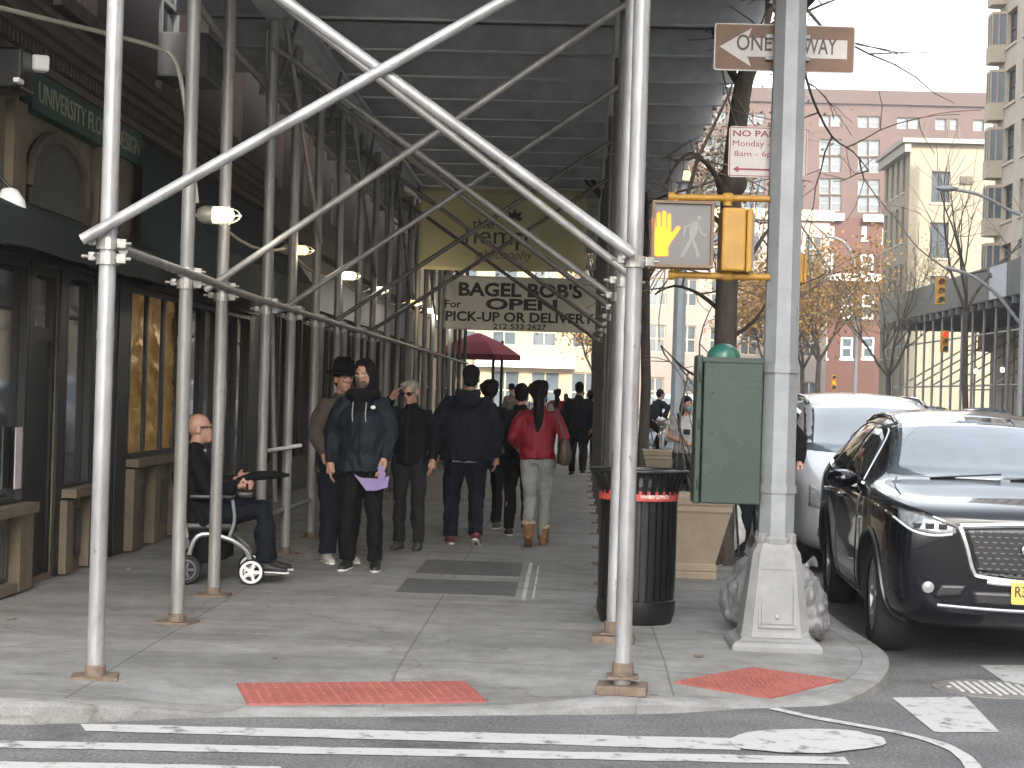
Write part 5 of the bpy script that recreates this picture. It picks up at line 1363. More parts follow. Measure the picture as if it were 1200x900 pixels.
# 1. the black SUV at the corner
st = [(.0, .36, .86, .955, .64, .68, .54), (.04, .29, .92, 1.00, .75, .78, .62), (.18, .24, .975, 1.045, .84, .865, .68), (.55, .21, 1.02, 1.085, .905, .91, .71), (1.0, .20, 1.045, 1.12, .925, .93, .73), (1.32, .2, 1.055, 1.145, .925, .93, .74),
      (1.50, .2, 1.05, 1.19, .925, .93, .70), (2.15, .2, 1.06, 1.565, .925, .93, .60), (2.55, .2, 1.07, 1.63, .925, .93, .585), (3.3, .2, 1.09, 1.64, .925, .935, .58), (4.0, .22, 1.12, 1.57, .92, .93, .56), (4.45, .26, 1.12, 1.40, .88, .89, .54), (4.62, .32, 1.0, 1.15, .80, .82, .52), (4.70, .40, .85, .95, .70, .72, .5)]
glass = [('windscreen', [(-.73, 1.165), (-.4, 1.155), (0, 1.15), (.4, 1.155), (.73, 1.165)], [(-.575, 1.535), (-.3, 1.565), (0, 1.575), (.3, 1.565), (.575, 1.535)], 'F', wind),
         ('side_window', [(1.78, 1.10), (2.2, 1.10), (2.72, 1.11)], [(2.14, 1.40), (2.4, 1.46), (2.72, 1.48)], 'S', side),
         ('side_window', [(2.80, 1.11), (3.2, 1.12), (3.6, 1.13)], [(2.80, 1.48), (3.2, 1.485), (3.56, 1.46)], 'S', side),
         ('quarter_window', [(3.68, 1.14), (4.0, 1.17)], [(3.64, 1.45), (3.96, 1.34)], 'S', side)]
def suv_lights(c):
    t = c['t']; DZ = .115
    up_ = lambda pts, ax: [(p[0], p[1]+DZ) for p in pts] if ax == 'F' else pts
    patch = lambda n_, lo, hi, ax, *a: c['patch'](n_, up_(lo, ax), up_(hi, ax), ax, *a)
    line = lambda n_, pts, ax, *a: c['line'](n_, up_(pts, ax), ax, *a)
    cast = lambda p, ax: c['cast']((p[0], p[1]+DZ) if ax == 'F' else p, ax)
    # grille, wide at the top
    lo = [(-.36, .50), (-.1, .475), (.1, .475), (.36, .50)]; hi = [(-.455, .775), (-.12, .79), (.12, .79), (.455, .775)]
    gr = patch('grille', lo, hi, 'F', mesh_dark, t, .008, 24, 10)
    q = MB()
    for i in range(17):
        for j in range(9):
            x = -.42+i*.0525+(j % 2)*.0237; z = .495+j*.033
            if abs(x) < .33+.35*(z-.47)*.8:
                h = cast((x, z), 'F')
                if h[0]: q.box(h[0]+h[1]*.012, (.03, .01, .012), Matrix.Rotation(.0, 3, 'Y'), .003)
    q.build('grille_mesh', mat('grille_grey', (.09, .09, .095), .3, .6), gr, smooth=False)
    line('grille_trim', [(-.475, .79), (-.43, .66), (-.385, .51), (-.32, .478), (0, .455), (.32, .478), (.385, .51), (.43, .66), (.475, .79)], 'F', .020, chrome, gr)
    line('grille_trim', [(-.475, .79), (-.2, .806), (0, .81), (.2, .806), (.475, .79)], 'F', .018, chrome, gr)
    h = cast((0, .655), 'F'); q = MB(); ce = h[0]+V((0, -.03, 0))
    q.torus(ce, .088, .013, 'Y', 28, 8, 1.0, .62); q.path([ce+V((-.05, 0, -.05)), ce+V((0, -.002, .02)), ce+V((.05, 0, -.05))], [.013, .010, .013], 8); q.build('emblem', chrome, t)
    for s in (-1, 1):
        hl = patch('headlight', [(s*.50, .745), (s*.6, .735), (s*.75, .76), (s*.83, .81)], [(s*.50, .775), (s*.6, .815), (s*.74, .855), (s*.82, .87)], 'F', lampg, t, .006)
        line('headlight_trim', [(s*.45, .765), (s*.6, .826), (s*.74, .866), (s*.84, .88)], 'F', .011, chrome, hl)
        line('headlight_trim', [(s*.52, .738), (s*.64, .728), (s*.76, .752), (s*.85, .82)], 'F', .008, mat('led_strip', (.7, .72, .74), .3), hl)
        for x in (.58, .66, .73):
            h = cast((s*x, .785), 'F'); q = MB(); q.box(h[0]+V((0, -.008, 0)), (.055, .014, .04), None, .006); q.build('lens', mat('lens_dark', (.06, .06, .065), .1, .5), hl, smooth=False)
        h = cast((s*.66, .40), 'F'); q = MB(); q.lathe([(0, -.012), (.036, -.010), (.04, .01)], h[0], 18, ax='Y', cap=False); q.build('fog_light', mat('fog_lens', (.35, .36, .36), .15, .5), t)
        patch('bumper_inlet', [(s*.45, .35), (s*.62, .335)], [(s*.42, .42), (s*.58, .42)], 'F', mesh_dark, t, .003, 8, 4)
    patch('lower_inlet', [(-.38, .30), (0, .29), (.38, .30)], [(-.40, .385), (0, .385), (.40, .385)], 'F', mesh_dark, t, .005, 20, 4)
    line('bumper_trim', [(-.60, .29), (-.3, .275), (0, .27), (.3, .275), (.60, .29)], 'F', .011, mat('trim_grey', (.3, .31, .33), .3, .6), t)
    for s in (-1, 1): line('bumper_crease', [(s*.30, .445), (s*.2, .437), (0, .435)], 'F', .012, paint_silver, t)
    h = cast((0, .36), 'F'); y = h[0].y-.016
    q = MB(); q.prism(rrect(.305, .152, .014), (-.1525, y, .43), (1, 0, 0), (0, 0, 1), .006); pl = q.build('number_plate', plateY, t, smooth=False)
    text('lettering', 'R39 KVL', V((0, y-.0065, .51)), V((1, 0, 0)), Z, .26, .068, signblack, pl, .002, bold=.01)
    for s in ('L', 'R'):
        for p in ([(1.55, 1.03), (1.52, .7), (1.62, .35)], [(2.76, 1.07), (2.76, .7), (2.74, .32)], [(3.62, 1.1), (3.62, .8), (3.45, .5)]): line('door_seam', p, s, .005, mesh_dark, t)
        for y in (2.45, 3.35):
            h = cast((y, .96), s); sg = 1 if s == 'R' else -1; q = MB(); q.path([h[0]+V((0, -.11, 0)), h[0]+V((sg*.035, -.08, .0)), h[0]+V((sg*.035, .08, 0)), h[0]+V((0, .11, 0))], .014, 8); q.build('door_handle', chrome, t)
        line('window_trim', [(1.72, 1.085), (2.3, 1.085), (3.0, 1.10), (3.7, 1.125), (4.05, 1.17)], s, .009, chrome, t)
        line('window_trim', [(1.74, 1.10), (2.1, 1.40), (2.4, 1.485), (3.0, 1.51), (3.6, 1.485), (4.0, 1.36)], s, .009, chrome, t)
        line('fender_vent', [(1.32, .86), (1.45, .87), (1.55, .885)], s, .012, chrome, t)
        patch('sill_trim', [(1.36, .215), (2.4, .212), (3.3, .215)], [(1.38, .31), (2.4, .30), (3.28, .31)], s, mesh_dark, t, .006)
        for wy in (.86, 3.62):
            line('arch_trim', [(wy+.445*cos(radians(a)), .37+.445*sin(radians(a))) for a in range(-15, 196, 15)], s, .016, mesh_dark, t)
    # wipers
    for x0, x1 in ((-.45, .05), (.1, .6)):
        q = MB(); a = c['cast']((x0, 1.15), 'F')[0]; b = c['cast']((x1, 1.175), 'F')[0]; q.tube(a+V((0, -.02, .0)), b+V((0, -.02, .01)), .008, n=6); q.build('wiper', mesh_dark, t)
    # creases on the bonnet
    for s in (-1, 1): line('bonnet_seam', [(s*.76, .62), (s*.74, 1.0), (s*.68, 1.38)], 'T', .006, mesh_dark, t)
    for sx in (-1, 1):
        q = MB(); q.path([cast((sx*.56, y_), 'T')[0]+V((0, 0, .02 if 2.4 < y_ < 4.0 else .0)) for y_ in (2.3, 2.5, 3.0, 3.5, 3.9, 4.1)], .016, 8); q.build('roof_rail', paint_black, t)
SUVX = 2.96
suv = car('black crossover with a chrome framed grille and yellow number plate parked nearest the corner', 'suv', paint_black, st, (.86, 3.62), glass, suv_lights, rz=radians(-2.2), loc=(SUVX, 11.30, ROADZ), wr=.37, mirror=(1.92, 1.10))
# 2. silver van behind
stv = [(.0, .30, .72, .80, .66, .70, .55), (.05, .24, .78, .86, .80, .82, .62), (.25, .2, .9, .97, .92, .93, .70), (.7, .2, 1.02, 1.12, .97, .97, .74), (1.0, .2, 1.08, 1.22, .98, .98, .74), (1.25, .2, 1.09, 1.32, .98, .98, .72), (2.0, .2, 1.11, 1.70, .98, .98, .66), (2.5, .2, 1.12, 1.77, .98, .98, .66), (3.8, .2, 1.13, 1.78, .98, .98, .66), (4.6, .22, 1.13, 1.74, .97, .97, .65), (4.95, .28, 1.1, 1.6, .93, .94, .63), (5.1, .38, .95, 1.15, .85, .87, .6)]
glassv = [('windscreen', [(-.80, 1.17), (0, 1.14), (.80, 1.17)], [(-.65, 1.66), (0, 1.70), (.65, 1.66)], 'F', wind),
          ('side_window', [(1.55, 1.14), (2.5, 1.15)], [(2.05, 1.55), (2.5, 1.60)], 'S', side), ('side_window', [(2.6, 1.15), (3.6, 1.16)], [(2.6, 1.60), (3.6, 1.60)], 'S', side), ('quarter_window', [(3.7, 1.16), (4.7, 1.18)], [(3.7, 1.60), (4.6, 1.56)], 'S', side)]
def van_lights(c):
    t, patch, line, cast = c['t'], c['patch'], c['line'], c['cast']
    for s in (-1, 1):
        hl = patch('headlight', [(s*.56, .64), (s*.7, .63), (s*.86, .66)], [(s*.56, .76), (s*.7, .80), (s*.85, .86)], 'F', lampg, t, .006)
        patch('fog_light', [(s*.66, .38), (s*.78, .38)], [(s*.66, .45), (s*.78, .46)], 'F', lampg, t, .004, 6, 3)
    patch('grille', [(-.45, .62), (0, .6), (.45, .62)], [(-.5, .74), (0, .76), (.5, .74)], 'F', mesh_dark, t, .005)
    patch('lower_inlet', [(-.5, .30), (0, .29), (.5, .30)], [(-.5, .42), (0, .43), (.5, .42)], 'F', mesh_dark, t, .005)
    line('grille_trim', [(-.5, .75), (0, .775), (.5, .75)], 'F', .016, chrome, t); line('grille_trim', [(-.45, .68), (0, .67), (.45, .68)], 'F', .012, chrome, t)
    h = cast((0, .5), 'F'); q = MB(); q.box((0, h[0].y-.012, .5), (.305, .01, .15), None, .003); q.build('number_plate', signwhite, t, smooth=False)
    for s in ('L', 'R'):
        for p in ([(1.3, 1.07), (1.3, .7), (1.35, .3)], [(2.55, 1.1), (2.55, .7), (2.55, .3)], [(3.65, 1.1), (3.65, .7), (3.6, .4)]): line('door_seam', p, s, .006, mesh_dark, t)
        for y in (2.3, 2.75):
            h = cast((y, .98), s); sg = 1 if s == 'R' else -1; q = MB(); q.path([h[0]+V((0, -.11, 0)), h[0]+V((sg*.035, -.08, .0)), h[0]+V((sg*.035, .08, 0)), h[0]+V((0, .11, 0))], .014, 8); q.build('door_handle', paint_silver, t)
    for sx in (-1, 1):
        q = MB(); q.path([cast((sx*.62, y_), 'T')[0]+V((0, 0, .035 if 2.3 < y_ < 4.5 else .0)) for y_ in (2.15, 2.4, 3.0, 3.6, 4.2, 4.6)], .024, 8); q.build('roof_rail', paint_dark, t)
van = car('silver minivan with roof rails parked behind the black crossover', 'van', paint_silver, stv, (.95, 4.0), glassv, van_lights, loc=(3.20, 17.1, ROADZ), wr=.34, mirror=(1.7, 1.14))
def plain_lights(c):
    t, patch, line, cast = c['t'], c['patch'], c['line'], c['cast']
    for s in (-1, 1): patch('headlight', [(s*.5, .62), (s*.8, .64)], [(s*.5, .74), (s*.78, .78)], 'F', lampg, t, .006)
    patch('grille', [(-.42, .5), (.42, .5)], [(-.45, .72), (.45, .72)], 'F', mesh_dark, t, .005)
third = car('blue grey sport utility car mostly hidden behind the silver minivan', 'car', paint_grey, st, (.86, 3.62), glass, plain_lights, loc=(3.2, 24.2, ROADZ), wr=.37, mirror=(1.92, 1.10))
c4 = copy_tree(third); c4.location = (3.1, 31, ROADZ); c4['label'] = 'fourth parked car in the kerb row, blurred behind the bare tree'
c5 = copy_tree(van); c5.location = (3.15, 38, ROADZ); c5['label'] = 'pale minivan far along the kerb behind the cyclist'
c6 = copy_tree(van); c6.location = (3.15, 52, ROADZ); c6['label'] = 'farthest pale minivan at the near kerb, behind the cyclist'
c7 = copy_tree(third); c7.location = (12.7, 52, ROADZ); c7['label'] = 'dark car parked across the street under the far shed at the right'; c7['group'] = 'cars parked across the street'
c8 = copy_tree(third); c8.location = (12.6, 60, ROADZ); c8['label'] = 'second car parked across the street under the far shed'; c8['group'] = 'cars parked across the street'
# ------------------------------------------------------------------ people
def cloth(name, c, rough=.85, var=.3): return mat(name, c, rough, var=var, scale=5, bump=.25, bscale=120, spec=.2)
navy = cloth('navy_cloth', (.006, .0085, .0145)); navy2 = cloth('navy_shell', (.008, .012, .019), .65); blackc = cloth('black_cloth', (.0045, .0045, .0055)); charcoal = cloth('charcoal_cloth', (.010, .0105, .012))
greypant = cloth('grey_trousers', (.019, .021, .024)); palepant = cloth('pale_grey_trousers', (.22, .22, .21)); redj = cloth('red_quilted', (.17, .008, .018), .5); tanc = cloth('tan_coat', (.06, .048, .037))
jeans = cloth('dark_jeans', (.009, .012, .017)); shoe_w = mat('white_shoe', (.38, .37, .34), .6); shoe_b = mat('black_shoe', (.012, .012, .013), .6); shoe_g = mat('grey_shoe', (.06, .058, .055), .7); boot = mat('tan_boot', (.17, .085, .04), .75, var=.25, scale=14)
sole = mat('white_sole', (.62, .61, .58), .6); soleb = mat('dark_sole', (.03, .03, .03), .7); maroon = mat('maroon_shoe', (.10, .02, .03), .6)
hair_b = mat('black_hair', (.005, .0045, .0045), .75, spec=.2, var=.4, scale=40, bump=.6, bscale=90, stretch=(1, 1, .2)); hair_g = mat('grey_hair', (.20, .185, .16), .6, var=.35, scale=40, bump=.6, bscale=90, stretch=(1, 1, .2)); beardm = mat('brown_beard', (.06, .04, .03), .8, var=.4, scale=50, bump=.6)
felt = mat('black_felt', (.005, .005, .006), .95, spec=.1); fur = mat('pale_fur', (.36, .28, .2), .95, var=.4, scale=40, bump=1)
tee = cloth('white_tee', (.36, .36, .36)); maskm = mat('teal_mask', (.12, .30, .30), .8); green_s = cloth('olive_scarf', (.08, .09, .05))
def rotpts(pts, M_): return [M_ @ V(p) for p in pts]
DEF = dict(hipL=(-.09, 0, .93), hipR=(.09, 0, .93), kneeL=(-.10, .03, .51), kneeR=(.10, .03, .51), ankL=(-.10, -.02, .085), ankR=(.10, -.02, .085),
           shL=(-.165, -.01, 1.40), shR=(.165, -.01, 1.40), elL=(-.235, -.03, 1.14), elR=(.235, -.03, 1.14), wrL=(-.235, .05, .89), wrR=(.235, .05, .89),
           pel=(0, 0, .97), chest=(0, -.005, 1.28), neck=(0, -.015, 1.46), head=(0, .015, 1.625), toeL=None, toeR=None)
def person(label, loc, rz, h=1.75, pose={}, turn=0, nod=0, tilt=0, sk=None, w=1.0, top=navy, hem=.86, bulk=1.0, pants=jeans, pbulk=1.0, shoe=shoe_b, sole_m=sole, hair='short', hairm=hair_b, collar=True, vox=.012, group=None, extra=None, sleeve=True, topname='jacket', hands=True, shoeh=.09, wr=.017):
    sk = sk or skin
    J = {k: (V(v) if v is not None else None) for k, v in {**DEF, **pose}.items()}
    k = h/1.75; t = thing('person', label, 'person', (0, 0, 0), group)
    HM = Matrix.Translation(J['head']-V((0, .015, .14))) @ Matrix.Rotation(radians(turn), 4, 'Z') @ Matrix.Rotation(radians(-nod), 4, 'X') @ Matrix.Rotation(radians(tilt), 4, 'Y')
    def hp_(x, y, z): return HM @ V((x, y+.015, z+.14))    # z relative to head centre
    H3 = HM.to_3x3()
    # body: one continuous surface
    m = MB()
    m.ell(hp_(0, -.012, .025), (.074, .092, .096), H3); m.ell(hp_(0, .022, -.03), (.060, .070, .085), H3); m.ell(hp_(0, .052, -.085), (.036, .040, .030), H3)
    m.ell(hp_(0, .092, .0), (.056, .014, .030), H3)   # brow/cheek plane
    m.path([hp_(0, .090, .018), hp_(0, .112, -.022), hp_(0, .098, -.034)], [.010, .016, .013], 8)
    m.ell(hp_(0, .086, -.062), (.026, .012, .012), H3)
    for s in (-1, 1): m.ell(hp_(s*.077, -.012, -.005), (.012, .022, .034), H3)
    m.path([J['neck']-V((0, 0, .08)), J['neck']+V((0, .0, .03)), hp_(0, -.012, -.06)], [.055, .053, .055], 12)
    m.path([J['pel']-V((0, 0, .08)), J['pel'], J['pel'].lerp(J['chest'], .5), J['chest'], J['neck']-V((0, 0, .06)), J['neck']], [(.12*w, .09*w), (.14*w, .095*w), (.125*w, .085*w), (.14*w, .095*w), (.10, .065), (.055, .05)], 16)
    for s in 'LR':
        sg = -1 if s == 'L' else 1
        sh, el, wr_ = J['sh'+s], J['el'+s], J['wr'+s]
        m.path([V((sg*.06, sh.y, sh.z-.03)), sh-V((0, 0, .02)), sh.lerp(el, .5), el, el.lerp(wr_, .35), wr_], [.045, .052, .046, .040, .038, .028], 12)
        hp0, kn, an = J['hip'+s], J['knee'+s], J['ank'+s]
        m.path([hp0+V((0, 0, .06)), hp0, hp0.lerp(kn, .5), kn, kn.lerp(an, .35), an], [.09*w, .092*w, .075, .056, .055, .038], 12)
        f = J['toe'+s] or V((sg*.035, 1, 0)).normalized()
        m.path([an+V((0, 0, .02)), an-V((0, 0, .03)), an+f*.09-V((0, 0, .055))], [.04, .042, .03], 8)
        # hand
        d = (wr_-el).normalized(); sd = V((0, 1, 0)) if abs(d.y) < .8 else V((0, 0, 1)); sd = (sd-d*sd.dot(d)).normalized(); nn = d.cross(sd)
        inn = nn if (nn.dot(V((-sg, 0, 0))) > 0) else -nn
        m.path([wr_-d*.02, wr_+d*.03, wr_+d*.085], [(.027, .022), (.036, .020), (.040, .018)], 10)
        for i, (o_, L) in enumerate(((-.030, .068), (-.010, .08), (.011, .085), (.031, .075))):
            b = wr_+d*.08+sd*o_; m.path([b-d*.015, b+d*L*.45+inn*.004, b+d*L*.8+inn*.018, b+d*L+inn*.034], [.0105, .0098, .0088, .0075], 7)
        b = wr_+d*.03+sd*.03; m.path([b, b+d*.03+sd*.025+inn*.008, b+d*.062+sd*.032+inn*.02], [.014, .012, .009], 7)
    eyes = [hp_(s*.030, .098, .012) for s in (-1, 1)]; mouth = hp_(0, .098, -.062)
    def cls(c):
        for e in eyes:
            q = c-e
            if sqrt((q.x*.7)**2+(q.y*.5)**2+(q.z*1.6)**2) < .013: return 1
        q = c-mouth
        if abs(q.z) < .009 and (q.x**2+q.y**2) < .026**2: return 2
        return 0
    body = blob('body', m, [sk, eyem, lips], t, min(vox, .0085), 3, 0, k=k, classify=cls)
    # trousers
    m = MB()
    pw = w*pbulk
    m.path([J['pel']-V((0, 0, .10)), J['pel']-V((0, 0, .02)), J['pel']+V((0, 0, .06))], [(.135*pw, .11*pw), (.168*pw, .125*pw), (.155*pw, .11*pw)], 16)
    for s in 'LR':
        hp0, kn, an = J['hip'+s], J['knee'+s], J['ank'+s]
        m.path([hp0+V((0, 0, .03)), hp0-V((0, 0, .06)) if kn.z < hp0.z-.2 else hp0.lerp(kn, .1), hp0.lerp(kn, .5), kn, kn.lerp(an, .4), an.lerp(kn, .12), an+V((0, 0, .0))], [.095*pw, .105*pw, .088*pbulk, .072*pbulk, .068*pbulk, .060*pbulk, .062*pbulk], 14)
    blob('trousers', m, pants, t, vox, 3, wr, k=k)
    # shoes
    for s in 'LR':
        an = J['ank'+s]; sg = -1 if s == 'L' else 1
        f = J['toe'+s] or V((sg*.12, 1, 0)).normalized()
        m = MB(); m.path([an-f*.055+V((0, 0, -.03)), an-f*.045-V((0, 0, .04)), an+f*.05-V((0, 0, .045)), an+f*.13-V((0, 0, .056)), an+f*.185-V((0, 0, .062))], [(.036, .04), (.042, .044), (.043, .044), (.046, .03), (.03, .022)], 12)
        m.path([an-V((0, 0, .05)), an+V((0, 0, shoeh-.07))], [.044, .046], 12)
        so = blob('shoe', m, shoe, t, .009, 3, 0, k=k)
        m = MB(); m.path([an-f*.09-V((0, 0, .074)), an-f*.06-V((0, 0, .074)), an+f*.05-V((0, 0, .074)), an+f*.13-V((0, 0, .076)), an+f*.2-V((0, 0, .078))], [(.02, .010), (.042, .012), (.043, .012), (.049, .012), (.025, .010)], 12)
        blob('sole', m, sole_m, so, .007, 2, 0, k=k)
    # jacket
    m = MB(); B = bulk*w
    hz = hem
    pts = [V((J['pel'].x, J['pel'].y, hz)) if hem < J['pel'].z-.02 else J['pel']+(J['chest']-J['pel'])*((hem-.97)/.31), J['pel'].lerp(J['chest'], .35), J['chest'], J['neck']-V((0, 0, .10)), J['neck']-V((0, 0, .035)), J['neck']+V((0, .004, .045 if collar else .0))]
    m.path(pts, [(.185*B, .145*B), (.175*B, .135*B), (.185*B, .14*B), (.15*B**.5, .112), (.098, .082), (.068, .064)], 18)
    for s in 'LR':
        sg = -1 if s == 'L' else 1; sh, el, wr_ = J['sh'+s], J['el'+s], J['wr'+s]
        if sleeve: m.path([V((sg*.05, sh.y, sh.z-.02)), sh-V((0, 0, .012)), sh.lerp(el, .45), el, el.lerp(wr_, .5), wr_-(wr_-el).normalized()*.01], [.07, .074*bulk**.5, .072*bulk**.6, .062*bulk**.6, .055*bulk**.6, .046], 14)
        else: m.path([V((sg*.05, sh.y, sh.z-.03)), sh-V((0, 0, .005)), sh.lerp(el, .6)], [.085, .078, .068], 14)
    jk = blob(topname, m, top, t, vox, 3, wr*1.2, k=k)
    # hair
    if hair in ('short', 'bob', 'ponytail', 'curly'):
        m = MB(); m.ell(hp_(0, -.022, .042), (.084, .098, .092), H3); m.ell(hp_(0, -.05, -.01), (.074, .065, .075), H3)
        if hair == 'bob': m.ell(hp_(0, -.035, .0), (.092, .075, .10), H3); m.ell(hp_(.03, .04, .085), (.06, .05, .03), H3)
        if hair in ('curly', 'ponytail'): m.ell(hp_(0, -.035, .04), (.105, .105, .11), H3); m.ell(hp_(.05, -.04, .09), (.06, .06, .06), H3); m.ell(hp_(-.06, -.03, .05), (.06, .07, .07), H3)
        if hair == 'ponytail': m.path([hp_(0, -.11, .04), hp_(.01, -.165, -.08), hp_(.015, -.165, -.24), hp_(.01, -.15, -.42)], [.05, .06, .055, .02], 10)
        blob('hair', m, hairm, t, .011, 2, .008, (30, 30, 14), k=k)
    if extra: extra(dict(t=t, J=J, hp=hp_, H3=H3, k=k, body=body, jacket=jk))
    t.location = loc; t.rotation_euler = (0, 0, rz)
    return t
def child(name, mb, m, c, parent=None, smooth=True):
    me = mb.mesh(name, m, smooth); me.transform(Matrix.Scale(c['k'], 4)); return put(name, me, parent or c['t'])
def g3(x, y): return G(x, y, 0)

# bearded man in a navy shell, facing the camera
def ex(c):
    hp_, H3 = c['hp'], c['H3']
    m = MB(); m.ell(hp_(0, -.03, .035), (.10, .105, .115), H3); m.ell(hp_(0, -.05, -.06), (.11, .10, .10), H3); m.ell(hp_(0, .03, .105), (.07, .05, .025), H3); blob('hood', m, blackc, c['t'], .012, 3, .008, k=c['k'])
    m = MB(); m.ell(hp_(0, .058, -.075), (.052, .05, .045), H3); m.ell(hp_(0, .075, -.10), (.040, .038, .05), H3); blob('beard', m, beardm, c['t'], .009, 2, .006, (30, 30, 20), k=c['k'])
    m = MB(); m.torus((0, .02, 1.46), .095, .055, n=24); m.ell((0, .085, 1.38), (.10, .05, .09)); blob('scarf', m, blackc, c['t'], .013, 3, .012, k=c['k'])
    for x in (-.05, .06):
        m = MB(); m.path([(x, .165, 1.40), (x+.005, .175, 1.30), (x, .175, 1.24)], .004, 6); child('drawcord', m, tee, c, c['jacket'])
    m = MB(); m.ell((-.10, .128, 1.36), (.022, .01, .016)); child('chest_badge', m, sole, c, c['jacket'])
    m = MB(); m.tube((0, .178, 1.33), (0, .172, .88), .006, n=6); child('zip', m, blackc, c, c['jacket'])
    for s in (-1, 1):
        m = MB(); m.path([(s*.11, .155, 1.0), (s*.14, .135, 1.12)], .006, 6); child('pocket_zip', m, charcoal, c, c['jacket'])
random.seed(21)
p = g3(420, 668)
bm_ = person('bearded man in black hood and navy jacket with lilac papers at his hip', (p.x, p.y, 0), radians(178), 1.80, dict(kneeL=(-.12, .03, .51), ankL=(-.14, -.02, .085), elR=(.27, -.03, 1.14), wrR=(.25, .06, .88), wrL=(-.20, .12, .92)), turn=-8, sk=skin, top=navy2, hem=.82, bulk=1.14, pants=blackc, pbulk=1.05, shoe=shoe_b, hair='none', extra=ex, vox=.011)
pp = V((p.x+.13, p.y-.17, .86))
lil = mat('lilac_paper', (.22, .165, .33), .7)
t = thing('paper_bundle', 'folded lilac papers tucked at the hip of the bearded man', 'papers', pp)
q_ = lambda x, y, dd=.0: AT(x, y, p.y-.20-dd)
def sheetpx(nm, pts, dd, par):
    m = MB(); fr = [q_(x, y, dd) for x, y in pts]; va = [m.bm.verts.new(f) for f in fr]; vb = [m.bm.verts.new(f+V((0, .012, 0))) for f in fr]
    m.bm.faces.new(va); m.bm.faces.new(vb[::-1])
    for i in range(len(va)): m.bm.faces.new((va[i], vb[i], vb[(i+1) % len(va)], va[(i+1) % len(va)]))
    return m.build(nm, lil, par, smooth=False)
sheetpx('sheet', [(415, 556), (424, 560), (446, 561), (456, 558), (454, 571), (441, 575), (429, 575)], 0, t)
sheetpx('folded_flap', [(443, 562), (450, 562), (452, 556), (448, 545), (443, 547)], .02, t)
# man with a hat, behind him
def ex(c):
    hp_, H3 = c['hp'], c['H3']
    m = MB(); m.lathe([(.0, .15), (.06, .148), (.09, .12), (.098, .03), (.10, .02), (.155, .0), (.158, .008), (.10, .03)], (0, 0, 0), 24, cap=False)
    me = m.mesh('hat', felt, True); me.transform(Matrix.Translation(hp_(0, -.01, .05)) @ H3.to_4x4() @ Matrix.Rotation(radians(-6), 4, 'X')); me.transform(Matrix.Scale(c['k'], 4)); put('hat', me, c['t'])
p = g3(393, 661)
person('man in a black hat and tan coat with white shoes standing behind the bearded man', (p.x, p.y+.15, 0), radians(-150), 1.76, dict(wrR=(.2, .1, .95)), sk=skin_d, top=tanc, hem=.80, bulk=1.2, pants=navy, pbulk=1.35, shoe=shoe_w, hair='short', extra=ex)
# grey haired woman in sunglasses raising her right hand to her head
def ex(c):
    hp_, H3 = c['hp'], c['H3']
    m = MB()
    for s in (-1, 1): m.ell(hp_(s*.034, .102, .008), (.033, .012, .021), H3)
    m.path([hp_(-.07, .05, .012), hp_(-.066, .098, .012), hp_(.066, .098, .012), hp_(.07, .05, .012)], .006, 6); child('sunglasses', m, blackp, c)
    m = MB(); m.tube((0, .14, 1.50), (0, .165, 1.2), .006, n=6); m.tube((0, .165, 1.2), (0, .165, .92), .006, n=6); child('zip', m, greypant, c, c['jacket'])
p = g3(478, 644)
person('grey haired woman in sunglasses and black zip jacket raising a hand to her head', (p.x, p.y, 0), radians(170), 1.66, dict(elR=(.36, .0, 1.36), wrR=(.20, .05, 1.56), elL=(-.25, -.02, 1.14), wrL=(-.25, .08, .92)), turn=-12, nod=14, sk=skin, top=blackc, hem=.88, bulk=1.0, pants=greypant, pbulk=1.0, shoe=shoe_g, sole_m=soleb, hair='bob', hairm=hair_g, extra=ex)
# big man in navy walking away
def ex(c):
    m = MB(); m.path([(.16*cos(a)*1.16, .125*sin(a)*1.14, .83) for a in [2*pi*i/28 for i in range(29)]], .020, 6, cap=False); child('shirt_hem', m, tee, c)
    m = MB(); m.path([(-.12, -.11, 1.5), (0, -.15, 1.47), (.12, -.11, 1.5)], [.03, .045, .03], 10); m.ell((0, -.13, 1.43), (.13, .05, .09)); blob('hood', m, navy, c['t'], .014, 3, .01, k=c['k'])
    m = MB(); m.ell(c['hp'](0, -.015, .055), (.09, .105, .09), c['H3']); blob('knit_cap', m, blackc, c['t'], .012, 3, 0, k=c['k'])
p = g3(543, 639)
person('broad man in a navy hooded jacket with a white shirt hem walking away', (p.x, p.y, 0), radians(2), 1.82, dict(kneeL=(-.13, .12, .51), ankL=(-.13, .10, .085), ankR=(.12, -.20, .13), kneeR=(.11, .02, .51), toeR=(.1, .9, -.35), chest=(.02, .02, 1.28), neck=(.02, .02, 1.455), head=(.025, .05, 1.62), elL=(-.30, -.04, 1.14), wrL=(-.30, .04, .87), elR=(.30, -.04, 1.14), wrR=(.29, .05, .87)), sk=skin_d, w=1.16, top=navy, hem=.82, bulk=1.2, pants=navy, pbulk=1.18, shoe=maroon, hair='short', extra=ex)
p = G(567, 622)
person('dark haired walker in black with a white sleeve, mostly hidden behind the broad man', (p.x+.02, p.y, 0), radians(-4), 1.68, dict(kneeR=(.11, .10, .52), ankR=(.11, .1, .1)), sk=skin_d, top=blackc, hem=.85, pants=charcoal, shoe=shoe_g, hair='curly')
